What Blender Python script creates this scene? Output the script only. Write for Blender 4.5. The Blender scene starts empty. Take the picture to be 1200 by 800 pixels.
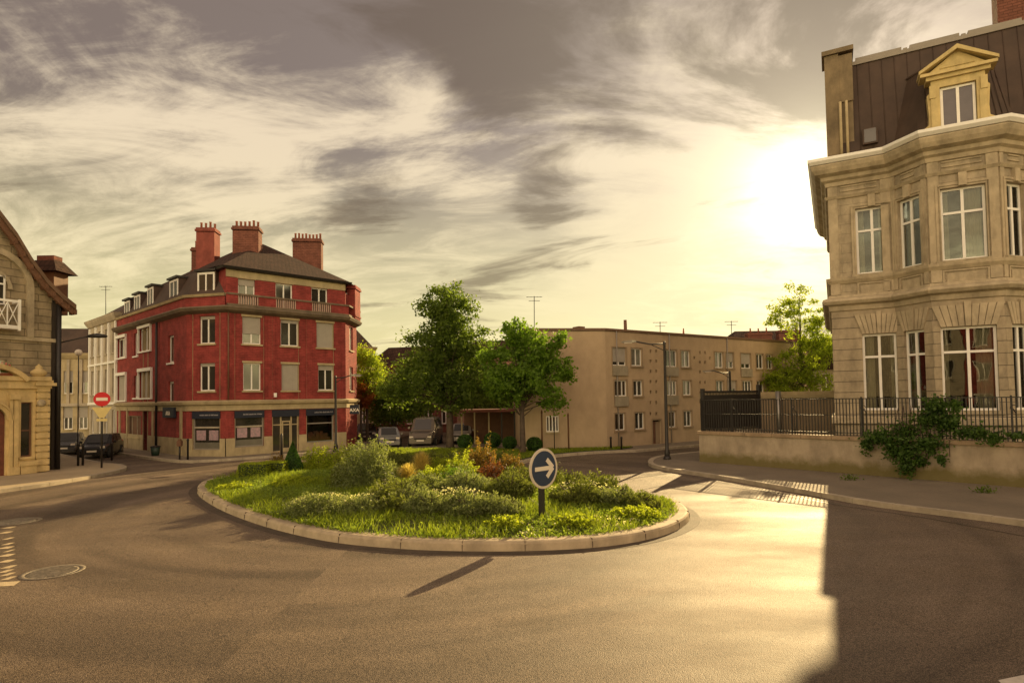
import bpy, bmesh, math, random
import numpy as np
from mathutils import Matrix, Vector

# ------------------------------------------------------------------ camera, sky, sun, exposure
SC = bpy.context.scene
COL = SC.collection
rad = math.radians
CAM_H, FPX, PITCH, ROLL, SHIFT = 3.2, 700.0, rad(2.0), 0.016, 0.035
SUN_AZ, SUN_EL = rad(28.2), rad(21.3)
_F = Vector((0, math.cos(PITCH), math.sin(PITCH)))
_R0 = Vector((1, 0, 0)); _U0 = Vector((0, -math.sin(PITCH), math.cos(PITCH)))
_R = math.cos(ROLL)*_R0 - math.sin(ROLL)*_U0
_U = math.sin(ROLL)*_R0 + math.cos(ROLL)*_U0
CAMP = Vector((0, 0, CAM_H))
cd = bpy.data.cameras.new('camera'); cam = bpy.data.objects.new('camera', cd); COL.objects.link(cam)
m3 = Matrix((_R, _U, -_F)).transposed().to_4x4(); m3.translation = CAMP
cam.matrix_world = m3
cd.sensor_width = 36; cd.lens = 36*FPX/1200; cd.shift_y = SHIFT; cd.clip_start = 0.1; cd.clip_end = 3000
SC.camera = cam
SC.view_settings.view_transform = 'Standard'; SC.view_settings.look = 'None'
SC.view_settings.exposure = 1.4; SC.view_settings.gamma = 1.0
SC.view_settings.use_curve_mapping = False
try:
    SC.cycles.max_bounces = 6; SC.cycles.transparent_max_bounces = 12; SC.cycles.sample_clamp_indirect = 6
    SC.cycles.use_denoising = True
except Exception: pass

SUNV = Vector((math.sin(SUN_AZ)*math.cos(SUN_EL), math.cos(SUN_AZ)*math.cos(SUN_EL), math.sin(SUN_EL)))
sl = bpy.data.lights.new('sun', 'SUN'); sl.energy = 3.1; sl.angle = rad(0.5); sl.color = (1.0, 0.71, 0.33)
so = bpy.data.objects.new('sun', sl); COL.objects.link(so)
so.rotation_euler = SUNV.to_track_quat('Z', 'Y').to_euler(); so.location = (20, 30, 40)

W = bpy.data.worlds.new('World'); SC.world = W; W.use_nodes = True
wt = W.node_tree; wt.nodes.clear()
def wn(t, **k):
    n = wt.nodes.new(t)
    for a, b in k.items(): setattr(n, a, b)
    return n
def wmath(op, a, b=None, c=None, clamp=False):
    n = wn('ShaderNodeMath', operation=op); n.use_clamp = clamp
    for i, v in enumerate((a, b, c)):
        if v is None: continue
        if isinstance(v, (int, float)): n.inputs[i].default_value = v
        else: wt.links.new(v, n.inputs[i])
    return n.outputs[0]
def wmix(f, a, b, blend='MIX'):
    n = wn('ShaderNodeMixRGB', blend_type=blend)
    for i, v in enumerate((f, a, b)):
        if isinstance(v, (int, float)): n.inputs[i].default_value = v
        elif isinstance(v, tuple): n.inputs[i].default_value = (*v, 1)
        else: wt.links.new(v, n.inputs[i])
    return n.outputs[0]
def wramp(f, lo, hi):
    n = wn('ShaderNodeMapRange'); n.interpolation_type = 'SMOOTHSTEP'
    wt.links.new(f, n.inputs[0]); n.inputs[1].default_value = lo; n.inputs[2].default_value = hi
    return n.outputs[0]
WS = 0.12
LOBES = [(-31, 21, 14, .16), (-20, 21, 80, .12), (-24, 12, 40, .06), (-9.5, 27.5, 300, .16), (-4, 19, 60, .15), (9, 20, 60, .13), (19, 14, 30, .08), (-13, 17, 200, -.16), (3, 40, 12, -.08), (-28, 40, 14, -.12), (-2, 12, 260, -.12), (3.5, 17.5, 380, -.18), (-4, 32, 40, -.10)]
sky = wn('ShaderNodeTexSky', sky_type='NISHITA'); sky.sun_disc = False
sky.sun_elevation = SUN_EL; sky.sun_rotation = SUN_AZ; sky.dust_density = 3.0
tc = wn('ShaderNodeTexCoord'); sp = wn('ShaderNodeSeparateXYZ'); wt.links.new(tc.outputs['Generated'], sp.inputs[0])
dx, dy, dz = sp.outputs
zc = wmath('MAXIMUM', dz, 0.0); den = wmath('ADD', zc, 0.22)
cb = wn('ShaderNodeCombineXYZ'); wt.links.new(wmath('DIVIDE', dx, den), cb.inputs[0]); wt.links.new(wmath('DIVIDE', dy, den), cb.inputs[1])
def wnoise(scale, detail, rough, dist, rot=0, sx=1, sy=1, off=(0,0,0)):
    mp = wn('ShaderNodeMapping'); wt.links.new(cb.outputs[0], mp.inputs[0])
    mp.inputs['Rotation'].default_value = (0, 0, rot); mp.inputs['Scale'].default_value = (sx, sy, 1); mp.inputs['Location'].default_value = off
    n = wn('ShaderNodeTexNoise'); wt.links.new(mp.outputs[0], n.inputs[0])
    n.inputs['Scale'].default_value = scale; n.inputs['Detail'].default_value = detail
    n.inputs['Roughness'].default_value = rough; n.inputs['Distortion'].default_value = dist
    return n.outputs[0]
GLV = Vector((math.sin(rad(26.0))*math.cos(rad(17.0)), math.cos(rad(26.0))*math.cos(rad(17.0)), math.sin(rad(17.0))))
big = wnoise(0.75, 5, 0.5, 0.6, rad(20), 1.0, 0.8, (2.3, 1.1, 0))
wis = wnoise(1.9, 10, 0.66, 1.0, rad(40), 0.6, 1.35, (0.4, 3.1, 0))
fine = wnoise(5.0, 9, 0.7, 0.8, rad(40), 0.6, 1.3, (5, 0, 0))
vd = wn('ShaderNodeVectorMath', operation='DOT_PRODUCT'); wt.links.new(tc.outputs['Generated'], vd.inputs[0]); vd.inputs[1].default_value = GLV
g = wmath('MAXIMUM', vd.outputs['Value'], 0.0)
def sc(c, k=1.0): return tuple(v*k/WS for v in c)
def dirpx(az, el): return Vector((math.sin(rad(az))*math.cos(rad(el)), math.cos(rad(az))*math.cos(rad(el)), math.sin(rad(el))))
def lobe(az, el, power, amp):
    v = wn('ShaderNodeVectorMath', operation='DOT_PRODUCT'); wt.links.new(tc.outputs['Generated'], v.inputs[0]); v.inputs[1].default_value = dirpx(az, el)
    return wmath('MULTIPLY', wmath('POWER', wmath('MAXIMUM', v.outputs['Value'], 0.0), power), amp)
# base: dusky veil overhead, pale yellow towards the horizon
hor = wramp(dz, 0.42, 0.03)
veil = wmix(hor, sc((0.082, 0.058, 0.042)), sc((0.30, 0.26, 0.12)))
nis = wmix(0.05, veil, sky.outputs[0])
# big cloud masses of this evening (by compass direction) broken up by wind-drawn noise
bias = 0.0
for L_ in LOBES:
    bias = lobe(*L_) if bias == 0.0 else wmath('ADD', bias, lobe(*L_))
cloudmask = wmath('ADD', bias, wmath('ADD', wmath('MULTIPLY', big, 0.35), wmath('ADD', wmath('MULTIPLY', wis, 0.75), wmath('MULTIPLY', fine, 0.36))))
lightc = wramp(cloudmask, 0.69, 0.93)
lc = wmix(hor, sc((0.335, 0.275, 0.195)), sc((0.37, 0.32, 0.175)))
s1 = wmix(wmath('MULTIPLY', lightc, 0.95), nis, lc)
dark = wnoise(1.25, 8, 0.62, 1.0, rad(15), 0.7, 1.5, (7.7, 4.2, 0))
dk = wmath('MULTIPLY', wramp(wmath('SUBTRACT', dark, wmath('MULTIPLY', bias, 0.8)), 0.46, 0.60), 0.75)
s2 = wmix(dk, s1, wmix(hor, sc((0.058, 0.042, 0.032)), sc((0.10, 0.079, 0.046))))
glow = wmath('ADD', wmath('MULTIPLY', wmath('POWER', g, 110.0), 0.13), wmath('ADD', wmath('MULTIPLY', wmath('POWER', g, 12.0), 0.05), wmath('MULTIPLY', wmath('POWER', g, 500.0), 0.42)))
glow = wmath('MULTIPLY', glow, wmath('ADD', 0.55, wmath('MULTIPLY', wis, 0.9)))
s3 = wmix(1.0, s2, wmix(1.0, sc((1.0, 0.90, 0.56)), glow, 'MULTIPLY'), 'ADD')
# unseen sky behind the camera gets an added warm gain, filling shaded fronts
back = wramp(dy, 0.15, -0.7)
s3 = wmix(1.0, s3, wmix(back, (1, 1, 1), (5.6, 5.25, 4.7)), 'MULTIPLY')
below = wramp(dz, -0.01, -0.05)
s4 = wmix(below, s3, sc((0.10, 0.085, 0.06)))
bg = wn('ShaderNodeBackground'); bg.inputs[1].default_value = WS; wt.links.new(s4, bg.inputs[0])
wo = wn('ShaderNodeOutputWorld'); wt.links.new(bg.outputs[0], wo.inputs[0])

# ------------------------------------------------------------------ measuring helpers
def ray(px, py):
    return _F + _R*((px-600)/FPX) - _U*((py-(400+SHIFT*1200))/FPX)
def P(px, py, z=0.0):
    r = ray(px, py); t = (z-CAM_H)/r.z; return CAMP + r*t
def A(px, py, Y):
    r = ray(px, py); return CAMP + r*(Y/r.y)

class Fac:
    """a vertical facade: origin o, u to the right seen from outside; local x=u, y=into the wall, z=up"""
    def __init__(s, o, e):
        s.o = Vector((o[0], o[1], 0)); e = Vector((e[0], e[1], 0)); s.L = (e-s.o).length; s.u = (e-s.o).normalized()
        s.inn = Vector((-s.u.y, s.u.x, 0))
        s.M = Matrix((( s.u.x, s.inn.x, 0, s.o.x), (s.u.y, s.inn.y, 0, s.o.y), (0, 0, 1, 0), (0, 0, 0, 1)))
    def px(s, px, py, off=0.0):
        r = ray(px, py); o = s.o + s.inn*off
        t = (o-CAMP).dot(s.inn)/r.dot(s.inn); p = CAMP + r*t
        return (p-s.o).dot(s.u), p.z
    def rect(s, x0, y0, x1, y1, off=0.0):
        a, _ = s.px(x0, (y0+y1)/2, off); b, _ = s.px(x1, (y0+y1)/2, off)
        _, zt = s.px((x0+x1)/2, y0, off); _, zb = s.px((x0+x1)/2, y1, off)
        return (min(a, b), zb, max(a, b), zt)
    def w(s, x, y, z=0): return s.M @ Vector((x, y, z))

# ------------------------------------------------------------------ materials
MATS = {}
def mat(name, col, rough=0.8, var=0.18, nscale=3.0, bump=0.0, bscale=40.0, spec=0.5, metal=0.0, col2=None, pattern=None, stain=0.0):
    if name in MATS: return MATS[name]
    m = bpy.data.materials.new(name); m.use_nodes = True; nt = m.node_tree
    b = nt.nodes['Principled BSDF']; L = nt.links.new
    b.inputs['Roughness'].default_value = rough; b.inputs['Metallic'].default_value = metal
    b.inputs['Specular IOR Level'].default_value = spec
    t = nt.nodes.new('ShaderNodeTexCoord')
    n = nt.nodes.new('ShaderNodeTexNoise'); n.inputs['Scale'].default_value = nscale; n.inputs['Detail'].default_value = 7; n.inputs['Roughness'].default_value = 0.65
    L(t.outputs['Object'], n.inputs[0])
    mr = nt.nodes.new('ShaderNodeMapRange'); mr.inputs[1].default_value = 0.3; mr.inputs[2].default_value = 0.7
    L(n.outputs[0], mr.inputs[0])
    mx = nt.nodes.new('ShaderNodeMixRGB'); L(mr.outputs[0], mx.inputs[0])
    c2 = col2 or tuple(min(1, c*(1+var)) for c in col)
    mx.inputs[1].default_value = (*[c*(1-var) for c in col], 1); mx.inputs[2].default_value = (*c2, 1)
    out = mx.outputs[0]; hgt = None
    if pattern:
        kind = pattern[0]
        sep = nt.nodes.new('ShaderNodeSeparateXYZ'); L(t.outputs['Object'], sep.inputs[0])
        cmb = nt.nodes.new('ShaderNodeCombineXYZ'); L(sep.outputs[0], cmb.inputs[0]); L(sep.outputs[2 if pattern[1] == 'xz' else 1], cmb.inputs[1])
        br = nt.nodes.new('ShaderNodeTexBrick'); L(cmb.outputs[0], br.inputs[0])
        br.inputs['Scale'].default_value = 1.0; br.inputs['Brick Width'].default_value = pattern[2]; br.inputs['Row Height'].default_value = pattern[3]
        br.inputs['Mortar Size'].default_value = pattern[4]; br.inputs['Mortar Smooth'].default_value = 0.3
        br.inputs['Color1'].default_value = (1, 1, 1, 1); br.inputs['Color2'].default_value = (pattern[5],)*3 + (1,); br.inputs['Mortar'].default_value = (pattern[6],)*3 + (1,)
        mu = nt.nodes.new('ShaderNodeMixRGB'); mu.blend_type = 'MULTIPLY'; mu.inputs[0].default_value = 1
        L(out, mu.inputs[1]); L(br.outputs[0], mu.inputs[2]); out = mu.outputs[0]; hgt = br.outputs[1]
    if stain > 0:
        mpn = nt.nodes.new('ShaderNodeMapping'); mpn.inputs['Scale'].default_value = (1.0, 1.0, 0.45); L(t.outputs['Object'], mpn.inputs[0])
        n3 = nt.nodes.new('ShaderNodeTexNoise'); n3.inputs['Scale'].default_value = 1.6; n3.inputs['Detail'].default_value = 8; n3.inputs['Roughness'].default_value = .7; L(mpn.outputs[0], n3.inputs[0])
        m4 = nt.nodes.new('ShaderNodeMapRange'); m4.inputs[1].default_value = 0.42; m4.inputs[2].default_value = 0.68; m4.inputs[3].default_value = 1.0; m4.inputs[4].default_value = 1-stain; L(n3.outputs[0], m4.inputs[0])
        mu2 = nt.nodes.new('ShaderNodeMixRGB'); mu2.blend_type = 'MULTIPLY'; mu2.inputs[0].default_value = 1; L(out, mu2.inputs[1]); L(m4.outputs[0], mu2.inputs[2]); out = mu2.outputs[0]
    L(out, b.inputs['Base Color'])
    if bump > 0 or hgt is not None:
        n2 = nt.nodes.new('ShaderNodeTexNoise'); n2.inputs['Scale'].default_value = bscale; n2.inputs['Detail'].default_value = 5; L(t.outputs['Object'], n2.inputs[0])
        bm_ = nt.nodes.new('ShaderNodeBump'); bm_.inputs['Strength'].default_value = min(1, max(bump, 0.05)); bm_.inputs['Distance'].default_value = 0.02
        L(n2.outputs[0], bm_.inputs['Height']); last = bm_
        if hgt is not None:
            b2 = nt.nodes.new('ShaderNodeBump'); b2.invert = True; b2.inputs['Strength'].default_value = 0.9; b2.inputs['Distance'].default_value = 0.02
            L(hgt, b2.inputs['Height']); L(bm_.outputs[0], b2.inputs['Normal']); last = b2
        L(last.outputs[0], b.inputs['Normal'])
    MATS[name] = m; return m

def leafmat(name, c1, c2, trans=0.5, rough=0.55):
    if name in MATS: return MATS[name]
    m = bpy.data.materials.new(name); m.use_nodes = True; nt = m.node_tree; L = nt.links.new
    b = nt.nodes['Principled BSDF']; out = nt.nodes['Material Output']; b.inputs['Roughness'].default_value = rough
    b.inputs['Specular IOR Level'].default_value = 0.25
    ge = nt.nodes.new('ShaderNodeNewGeometry'); t = nt.nodes.new('ShaderNodeTexCoord')
    n = nt.nodes.new('ShaderNodeTexNoise'); n.inputs['Scale'].default_value = 1.3; n.inputs['Detail'].default_value = 3; L(t.outputs['Object'], n.inputs[0])
    ad = nt.nodes.new('ShaderNodeMath'); ad.operation = 'ADD'; L(ge.outputs['Random Per Island'], ad.inputs[0]); L(n.outputs[0], ad.inputs[1])
    mr = nt.nodes.new('ShaderNodeMapRange'); mr.inputs[1].default_value = 0.25; mr.inputs[2].default_value = 1.3; L(ad.outputs[0], mr.inputs[0])
    mx = nt.nodes.new('ShaderNodeMixRGB'); mx.inputs[1].default_value = (*c1, 1); mx.inputs[2].default_value = (*c2, 1); L(mr.outputs[0], mx.inputs[0])
    L(mx.outputs[0], b.inputs['Base Color'])
    tr = nt.nodes.new('ShaderNodeBsdfTranslucent')
    br = nt.nodes.new('ShaderNodeMixRGB'); br.blend_type = 'MULTIPLY'; br.inputs[0].default_value = 1; L(mx.outputs[0], br.inputs[1]); br.inputs[2].default_value = (2.2, 2.3, 1.2, 1)
    L(br.outputs[0], tr.inputs[0])
    ms = nt.nodes.new('ShaderNodeMixShader'); ms.inputs[0].default_value = trans; L(b.outputs[0], ms.inputs[1]); L(tr.outputs[0], ms.inputs[2]); L(ms.outputs[0], out.inputs[0])
    MATS[name] = m; return m

def mossy(m, h, col):
    nt = m.node_tree; L = nt.links.new; b = nt.nodes['Principled BSDF']; src = b.inputs['Base Color'].links[0].from_socket
    t = nt.nodes.new('ShaderNodeTexCoord'); sp_ = nt.nodes.new('ShaderNodeSeparateXYZ'); L(t.outputs['Object'], sp_.inputs[0])
    n = nt.nodes.new('ShaderNodeTexNoise'); n.inputs['Scale'].default_value = 1.4; n.inputs['Detail'].default_value = 9; n.inputs['Roughness'].default_value = .7; L(t.outputs['Object'], n.inputs[0])
    a = nt.nodes.new('ShaderNodeMath'); a.operation = 'MULTIPLY_ADD'; L(n.outputs[0], a.inputs[0]); a.inputs[1].default_value = -.9; L(sp_.outputs[2], a.inputs[2])
    r = nt.nodes.new('ShaderNodeMapRange'); r.inputs[1].default_value = h-.62; r.inputs[2].default_value = h-.30; r.inputs[3].default_value = .85; r.inputs[4].default_value = 0; L(a.outputs[0], r.inputs[0])
    mx = nt.nodes.new('ShaderNodeMixRGB'); L(r.outputs[0], mx.inputs[0]); L(src, mx.inputs[1]); mx.inputs[2].default_value = (*col, 1); L(mx.outputs[0], b.inputs['Base Color'])
def glassmat():
    m = bpy.data.materials.new('clear_glass'); m.use_nodes = True; nt = m.node_tree; L = nt.links.new; nt.nodes.remove(nt.nodes['Principled BSDF'])
    tr = nt.nodes.new('ShaderNodeBsdfTransparent'); gl = nt.nodes.new('ShaderNodeBsdfGlossy'); gl.inputs['Roughness'].default_value = 0.015
    gl.inputs[0].default_value = (.9, .9, .9, 1); tr.inputs[0].default_value = (.75, .78, .75, 1)
    t = nt.nodes.new('ShaderNodeTexCoord'); n = nt.nodes.new('ShaderNodeTexNoise'); n.inputs['Scale'].default_value = 1.3; n.inputs['Detail'].default_value = 1; L(t.outputs['Object'], n.inputs[0])
    bp = nt.nodes.new('ShaderNodeBump'); bp.inputs['Strength'].default_value = .18; bp.inputs['Distance'].default_value = .02; L(n.outputs[0], bp.inputs['Height']); L(bp.outputs[0], gl.inputs['Normal'])
    lw = nt.nodes.new('ShaderNodeFresnel'); lw.inputs[0].default_value = 1.5
    ma = nt.nodes.new('ShaderNodeMath'); ma.operation = 'MULTIPLY_ADD'; L(lw.outputs[0], ma.inputs[0]); ma.inputs[1].default_value = 1.3; ma.inputs[2].default_value = .0; ma.use_clamp = True
    ms = nt.nodes.new('ShaderNodeMixShader'); L(ma.outputs[0], ms.inputs[0]); L(tr.outputs[0], ms.inputs[1]); L(gl.outputs[0], ms.inputs[2]); L(ms.outputs[0], nt.nodes['Material Output'].inputs[0])
    MATS['glass'] = m; return m
GLASS = glassmat()
M_ASPH = mat('asphalt', (.115, .086, .060), .62, .25, .35, .9, 160, .5, stain=.2)
M_PAVE = mat('pavement', (.20, .165, .12), .8, .2, .8, .5, 120, stain=.2)
M_KERB = mat('kerb_stone', (.40, .34, .25), .75, .2, 2.5, .4, 60, stain=.25)
M_SOIL = mat('soil', (.06, .07, .02), .95, .4, 2, .8, 30)
M_BRICK = mat('red_brick', (.33, .058, .052), .85, .34, 1.6, .3, 30, .3, pattern=('b', 'xz', .30, .10, .010, .80, .72), stain=.28)
M_BRICKC = mat('chimney_brick', (.22, .085, .060), .85, .25, 1.5, .3, 30, .3, pattern=('b', 'xz', .30, .12, .012, .75, .6), stain=.3)
M_CREAM = mat('cream_stone', (.42, .34, .20), .8, .15, 1.5, .2, 30, stain=.3)
M_STONE = mat('villa_stone', (.43, .36, .255), .85, .24, 1.1, .35, 25, .3, pattern=('b', 'xz', .95, .42, .008, .88, .80), stain=.45)
M_RUST = mat('villa_rusticated', (.40, .33, .23), .85, .24, 1.0, .35, 25, .3, pattern=('b', 'xz', 30, .46, .018, .92, .50), stain=.42)
M_TRIM = mat('villa_trim', (.45, .375, .26), .8, .2, 1.6, .3, 25, .3, stain=.4)
M_DORM = mat('dormer_stone', (.58, .46, .22), .8, .15, 1.6, .3, 25, .3, stain=.3)
M_ZINC = mat('roof_metal', (.060, .036, .026), .75, .3, .9, .15, 20, .5, stain=.2)
M_TILE = mat('roof_tile', (.060, .030, .022), .95, .3, 1.5, .4, 20, .3, pattern=('b', 'xy', .25, .30, .03, .7, .5), stain=.2)
M_BEIGE = mat('render_beige', (.43, .325, .215), .9, .10, .6, .2, 30, .2, stain=.14)
M_BEIGE2 = mat('render_beige_dark', (.31, .235, .155), .9, .12, .6, .2, 30, .2, stain=.2)
M_WHITEP = mat('white_paint', (.80, .78, .74), .5, .06, 3)
M_PALE = mat('pale_render', (.42, .36, .27), .85, .12, 1, .2, 30, stain=.35)
M_GREYP = mat('grey_paint', (.25, .22, .19), .6, .1, 3)
M_SHUT = mat('shutter_slats', (.42, .38, .33), .6, .06, 3, pattern=('b', 'xz', 8.0, .07, .008, 1, .6))
M_DGLASS = mat('dark_glass', (.035, .032, .026), .06, .3, .8, spec=.9)
M_IRON = mat('dark_iron', (.018, .015, .014), .5, .2, 8, .1, 60)
M_BROWN = mat('brown_wood', (.14, .065, .035), .7, .2, 3, .2, 40)
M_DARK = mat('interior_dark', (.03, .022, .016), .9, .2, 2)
M_CURT = mat('curtain_cloth', (.55, .47, .36), .9, .08, 3)
M_LSTONE = mat('left_house_stone', (.36, .29, .19), .85, .22, 1.2, .4, 22, .3, pattern=('b', 'xz', 1.1, .34, .018, .86, .5), stain=.4)
M_GOLD = mat('pale_gold_stone', (.62, .47, .23), .8, .18, 1.4, .3, 22, .3, stain=.3)
M_TERRA = mat('terracotta', (.30, .10, .06), .8, .2, 3)
M_SIGNB = mat('sign_blue', (.010, .014, .030), .7, .1, 3)
M_RED = mat('sign_red', (.55, .012, .02), .35, .05, 3)
M_REFL = mat('sign_white', (.75, .68, .58), .4, .04, 3)
M_GALV = mat('galvanised', (.30, .28, .25), .4, .15, 6, metal=.7)
M_BARK = mat('bark', (.07, .05, .035), .9, .35, 5, .8, 25)
M_TYRE = mat('tyre', (.015, .015, .015), .85, .1, 5)
M_WALL = mat('wall_render', (.40, .33, .24), .88, .16, 1.0, .4, 30, .25, stain=.34)
M_MOSS = mat('mossy_base', (.15, .13, .05), .95, .35, 2.0, .6, 30, .2, stain=.3)
mossy(M_WALL, .55, (.13, .11, .03))
M_PAINT = mat('worn_paint', (.48, .39, .25), .6, .25, 9, .4, 80)
M_IRONR = mat('cast_iron', (.22, .19, .15), .5, .5, 14, .8, 60, metal=.3)
M_JOINT = mat('joint_dirt', (.09, .07, .05), .9, .3, 6)
M_TAR = mat('tar_seam', (.035, .027, .02), .5, .2, 6)

# ------------------------------------------------------------------ mesh helpers
class MB:
    def __init__(s): s.v = []; s.f = []; s.sm = []
    def add(s, vs, fs, M=None, smooth=False):
        o = len(s.v)
        s.v += [tuple(M @ Vector(v)) if M else tuple(v) for v in vs]
        s.f += [tuple(o+i for i in f) for f in fs]; s.sm += [smooth]*len(fs); return s
    def box(s, x0, x1, y0, y1, z0, z1, M=None):
        return s.add([(x0,y0,z0),(x1,y0,z0),(x1,y1,z0),(x0,y1,z0),(x0,y0,z1),(x1,y0,z1),(x1,y1,z1),(x0,y1,z1)],
              [(3,2,1,0),(4,5,6,7),(0,1,5,4),(1,2,6,5),(2,3,7,6),(3,0,4,7)], M)
    def prism(s, poly, z0, z1, M=None, zt=None):
        n = len(poly); vs = [(p[0], p[1], z0) for p in poly] + [(p[0], p[1], z1) for p in poly]
        return s.add(vs, [tuple(range(n-1, -1, -1)), tuple(range(n, 2*n))] + [(i, (i+1) % n, n+(i+1) % n, n+i) for i in range(n)], M)
    def xprism(s, poly, y0, y1, M=None):   # polygon in x,z extruded along y
        n = len(poly); vs = [(p[0], y0, p[1]) for p in poly] + [(p[0], y1, p[1]) for p in poly]
        return s.add(vs, [tuple(range(n)), tuple(range(2*n-1, n-1, -1))] + [((i+1) % n, i, n+i, n+(i+1) % n) for i in range(n)], M)
    def tube(s, pts, rs, seg=8, cap=True):
        pts = [Vector(p) for p in pts]; n = len(pts)
        if isinstance(rs, (int, float)): rs = [rs]*n
        vs = []; up = Vector((0, 0, 1))
        for i, p in enumerate(pts):
            d = (pts[min(i+1, n-1)]-pts[max(i-1, 0)]).normalized()
            a = d.cross(up if abs(d.z) < .95 else Vector((1, 0, 0))).normalized(); b = d.cross(a)
            for k in range(seg):
                t = 2*math.pi*k/seg; vs.append(tuple(p + (a*math.cos(t)+b*math.sin(t))*rs[i]))
        fs = [(i*seg+k, i*seg+(k+1) % seg, (i+1)*seg+(k+1) % seg, (i+1)*seg+k) for i in range(n-1) for k in range(seg)]
        if cap: fs += [tuple(range(seg)), tuple((n-1)*seg+k for k in range(seg-1, -1, -1))]
        return s.add(vs, fs, None, True)
    def lathe(s, prof, seg=14, M=None):
        vs = [(r*math.cos(2*math.pi*k/seg), r*math.sin(2*math.pi*k/seg), z) for r, z in prof for k in range(seg)]
        n = len(prof)
        fs = [(i*seg+k, i*seg+(k+1) % seg, (i+1)*seg+(k+1) % seg, (i+1)*seg+k) for i in range(n-1) for k in range(seg)]
        fs += [tuple(range(seg-1, -1, -1)), tuple((n-1)*seg+k for k in range(seg))]
        return s.add(vs, fs, M, True)
    def sweep(s, line, prof, closed=False, outs=1):
        """profile [(out, z)] swept along 2d polyline; 'out' is to the right of travel when outs=1"""
        pts = [Vector((p[0], p[1])) for p in line]; n = len(pts); mit = []
        for i in range(n):
            if closed: a, b = pts[i]-pts[i-1], pts[(i+1) % n]-pts[i]
            else: a = pts[i]-pts[i-1] if i else pts[1]-pts[0]; b = pts[i+1]-pts[i] if i < n-1 else a
            a = a.normalized(); b = b.normalized()
            na = Vector((a.y, -a.x))*outs; nb = Vector((b.y, -b.x))*outs
            m = (na+nb).normalized(); mit.append(m/max(.35, m.dot(na)))
        k = len(prof); vs = [(pts[i].x+mit[i].x*o, pts[i].y+mit[i].y*o, z) for i in range(n) for o, z in prof]
        fs = []
        for i in range(n if closed else n-1):
            j = (i+1) % n
            for q in range(k): r = (q+1) % k; fs.append((i*k+q, i*k+r, j*k+r, j*k+q))
        if not closed: fs += [tuple(range(k-1, -1, -1)), tuple((n-1)*k+q for q in range(k))]
        return s.add(vs, fs)
    def mesh(s, name, bevel=0):
        me = bpy.data.meshes.new(name); me.from_pydata(s.v, [], s.f); me.validate()
        if len(s.sm) == len(me.polygons): me.polygons.foreach_set('use_smooth', s.sm)
        b = bmesh.new(); b.from_mesh(me)
        if bevel: 
            bmesh.ops.remove_doubles(b, verts=b.verts, dist=1e-5)
            es = [e for e in b.edges if len(e.link_faces) == 2 and e.calc_face_angle(0) > .5]
            bmesh.ops.bevel(b, geom=es, offset=bevel, segments=2, affect='EDGES')
        bmesh.ops.recalc_face_normals(b, faces=b.faces); b.to_mesh(me); b.free(); me.update()
        return me

WM = {}
def place(o, parent, M):
    M = M.copy() if M else Matrix()
    WM[o.name] = M; COL.objects.link(o)
    if parent: o.parent = parent; o.matrix_local = WM[parent.name].inverted() @ M
    else: o.matrix_world = M
    return o
def thing(name, label, cat, loc=(0, 0, 0), group=None):
    o = bpy.data.objects.new(name, None); o.empty_display_size = .3; place(o, None, Matrix.Translation(Vector(loc)))
    o['label'] = label; o['category'] = cat
    if group: o['group'] = group
    return o
def obj(name, mb, m=None, parent=None, M=None, label=None, bevel=0):
    me = mb.mesh(name, bevel) if isinstance(mb, MB) else mb
    if m is not None and not me.materials: me.materials.append(m)
    o = bpy.data.objects.new(name, me); place(o, parent, M)
    if label: o['label'] = label
    return o
def tag(o, label, cat, group=None, kind=None):
    o['label'] = label; o['category'] = cat
    if group: o['group'] = group
    if kind: o['kind'] = kind
    return o
def struct(name, mb, m, bevel=0, M=None):
    o = obj(name, mb, m, None, M, bevel=bevel); o['kind'] = 'structure'; return o
def wcopy(root, M, label=None, group=None):
    """copy a thing, its parts and their sub-parts to a new world matrix"""
    r = root.copy(); COL.objects.link(r); r.matrix_world = M
    if label: r['label'] = label
    if group: r['group'] = group
    def rec(a, b):
        for ch in [c for c in COL.objects if c.parent == a]:
            d = ch.copy(); COL.objects.link(d); d.parent = b; d.matrix_local = ch.matrix_local.copy(); rec(ch, d)
    rec(root, r); return r

def npmesh(name, V, k, m):
    n = len(V)//k; me = bpy.data.meshes.new(name)
    me.vertices.add(len(V)); me.vertices.foreach_set('co', np.asarray(V, np.float32).ravel())
    me.loops.add(n*k); me.loops.foreach_set('vertex_index', np.arange(n*k, dtype=np.int32))
    me.polygons.add(n); me.polygons.foreach_set('loop_start', np.arange(0, n*k, k, dtype=np.int32))
    me.polygons.foreach_set('loop_total', np.full(n, k, np.int32)); me.update(calc_edges=True)
    me.materials.append(m); return me
RNG = np.random.default_rng(7); random.seed(7)
def leaves(C, size, up=0.3, aspect=.55, elong=1.0):
    """one folded rhombus leaf at each centre"""
    n = len(C); d = RNG.normal(size=(n, 3)); d[:, 2] += up; d /= np.linalg.norm(d, axis=1)[:, None]
    e = RNG.normal(size=(n, 3)); w = np.cross(d, e); w /= np.linalg.norm(w, axis=1)[:, None]
    sz = size*(.6+.8*RNG.random(n))[:, None]; nn = np.cross(d, w)
    a = C - d*sz*.5*elong; b = C + w*sz*.5*aspect + nn*sz*.06; c = C + d*sz*.5*elong; e2 = C - w*sz*.5*aspect + nn*sz*.06
    return np.stack([a, b, c, e2], 1).reshape(-1, 3)
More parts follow.
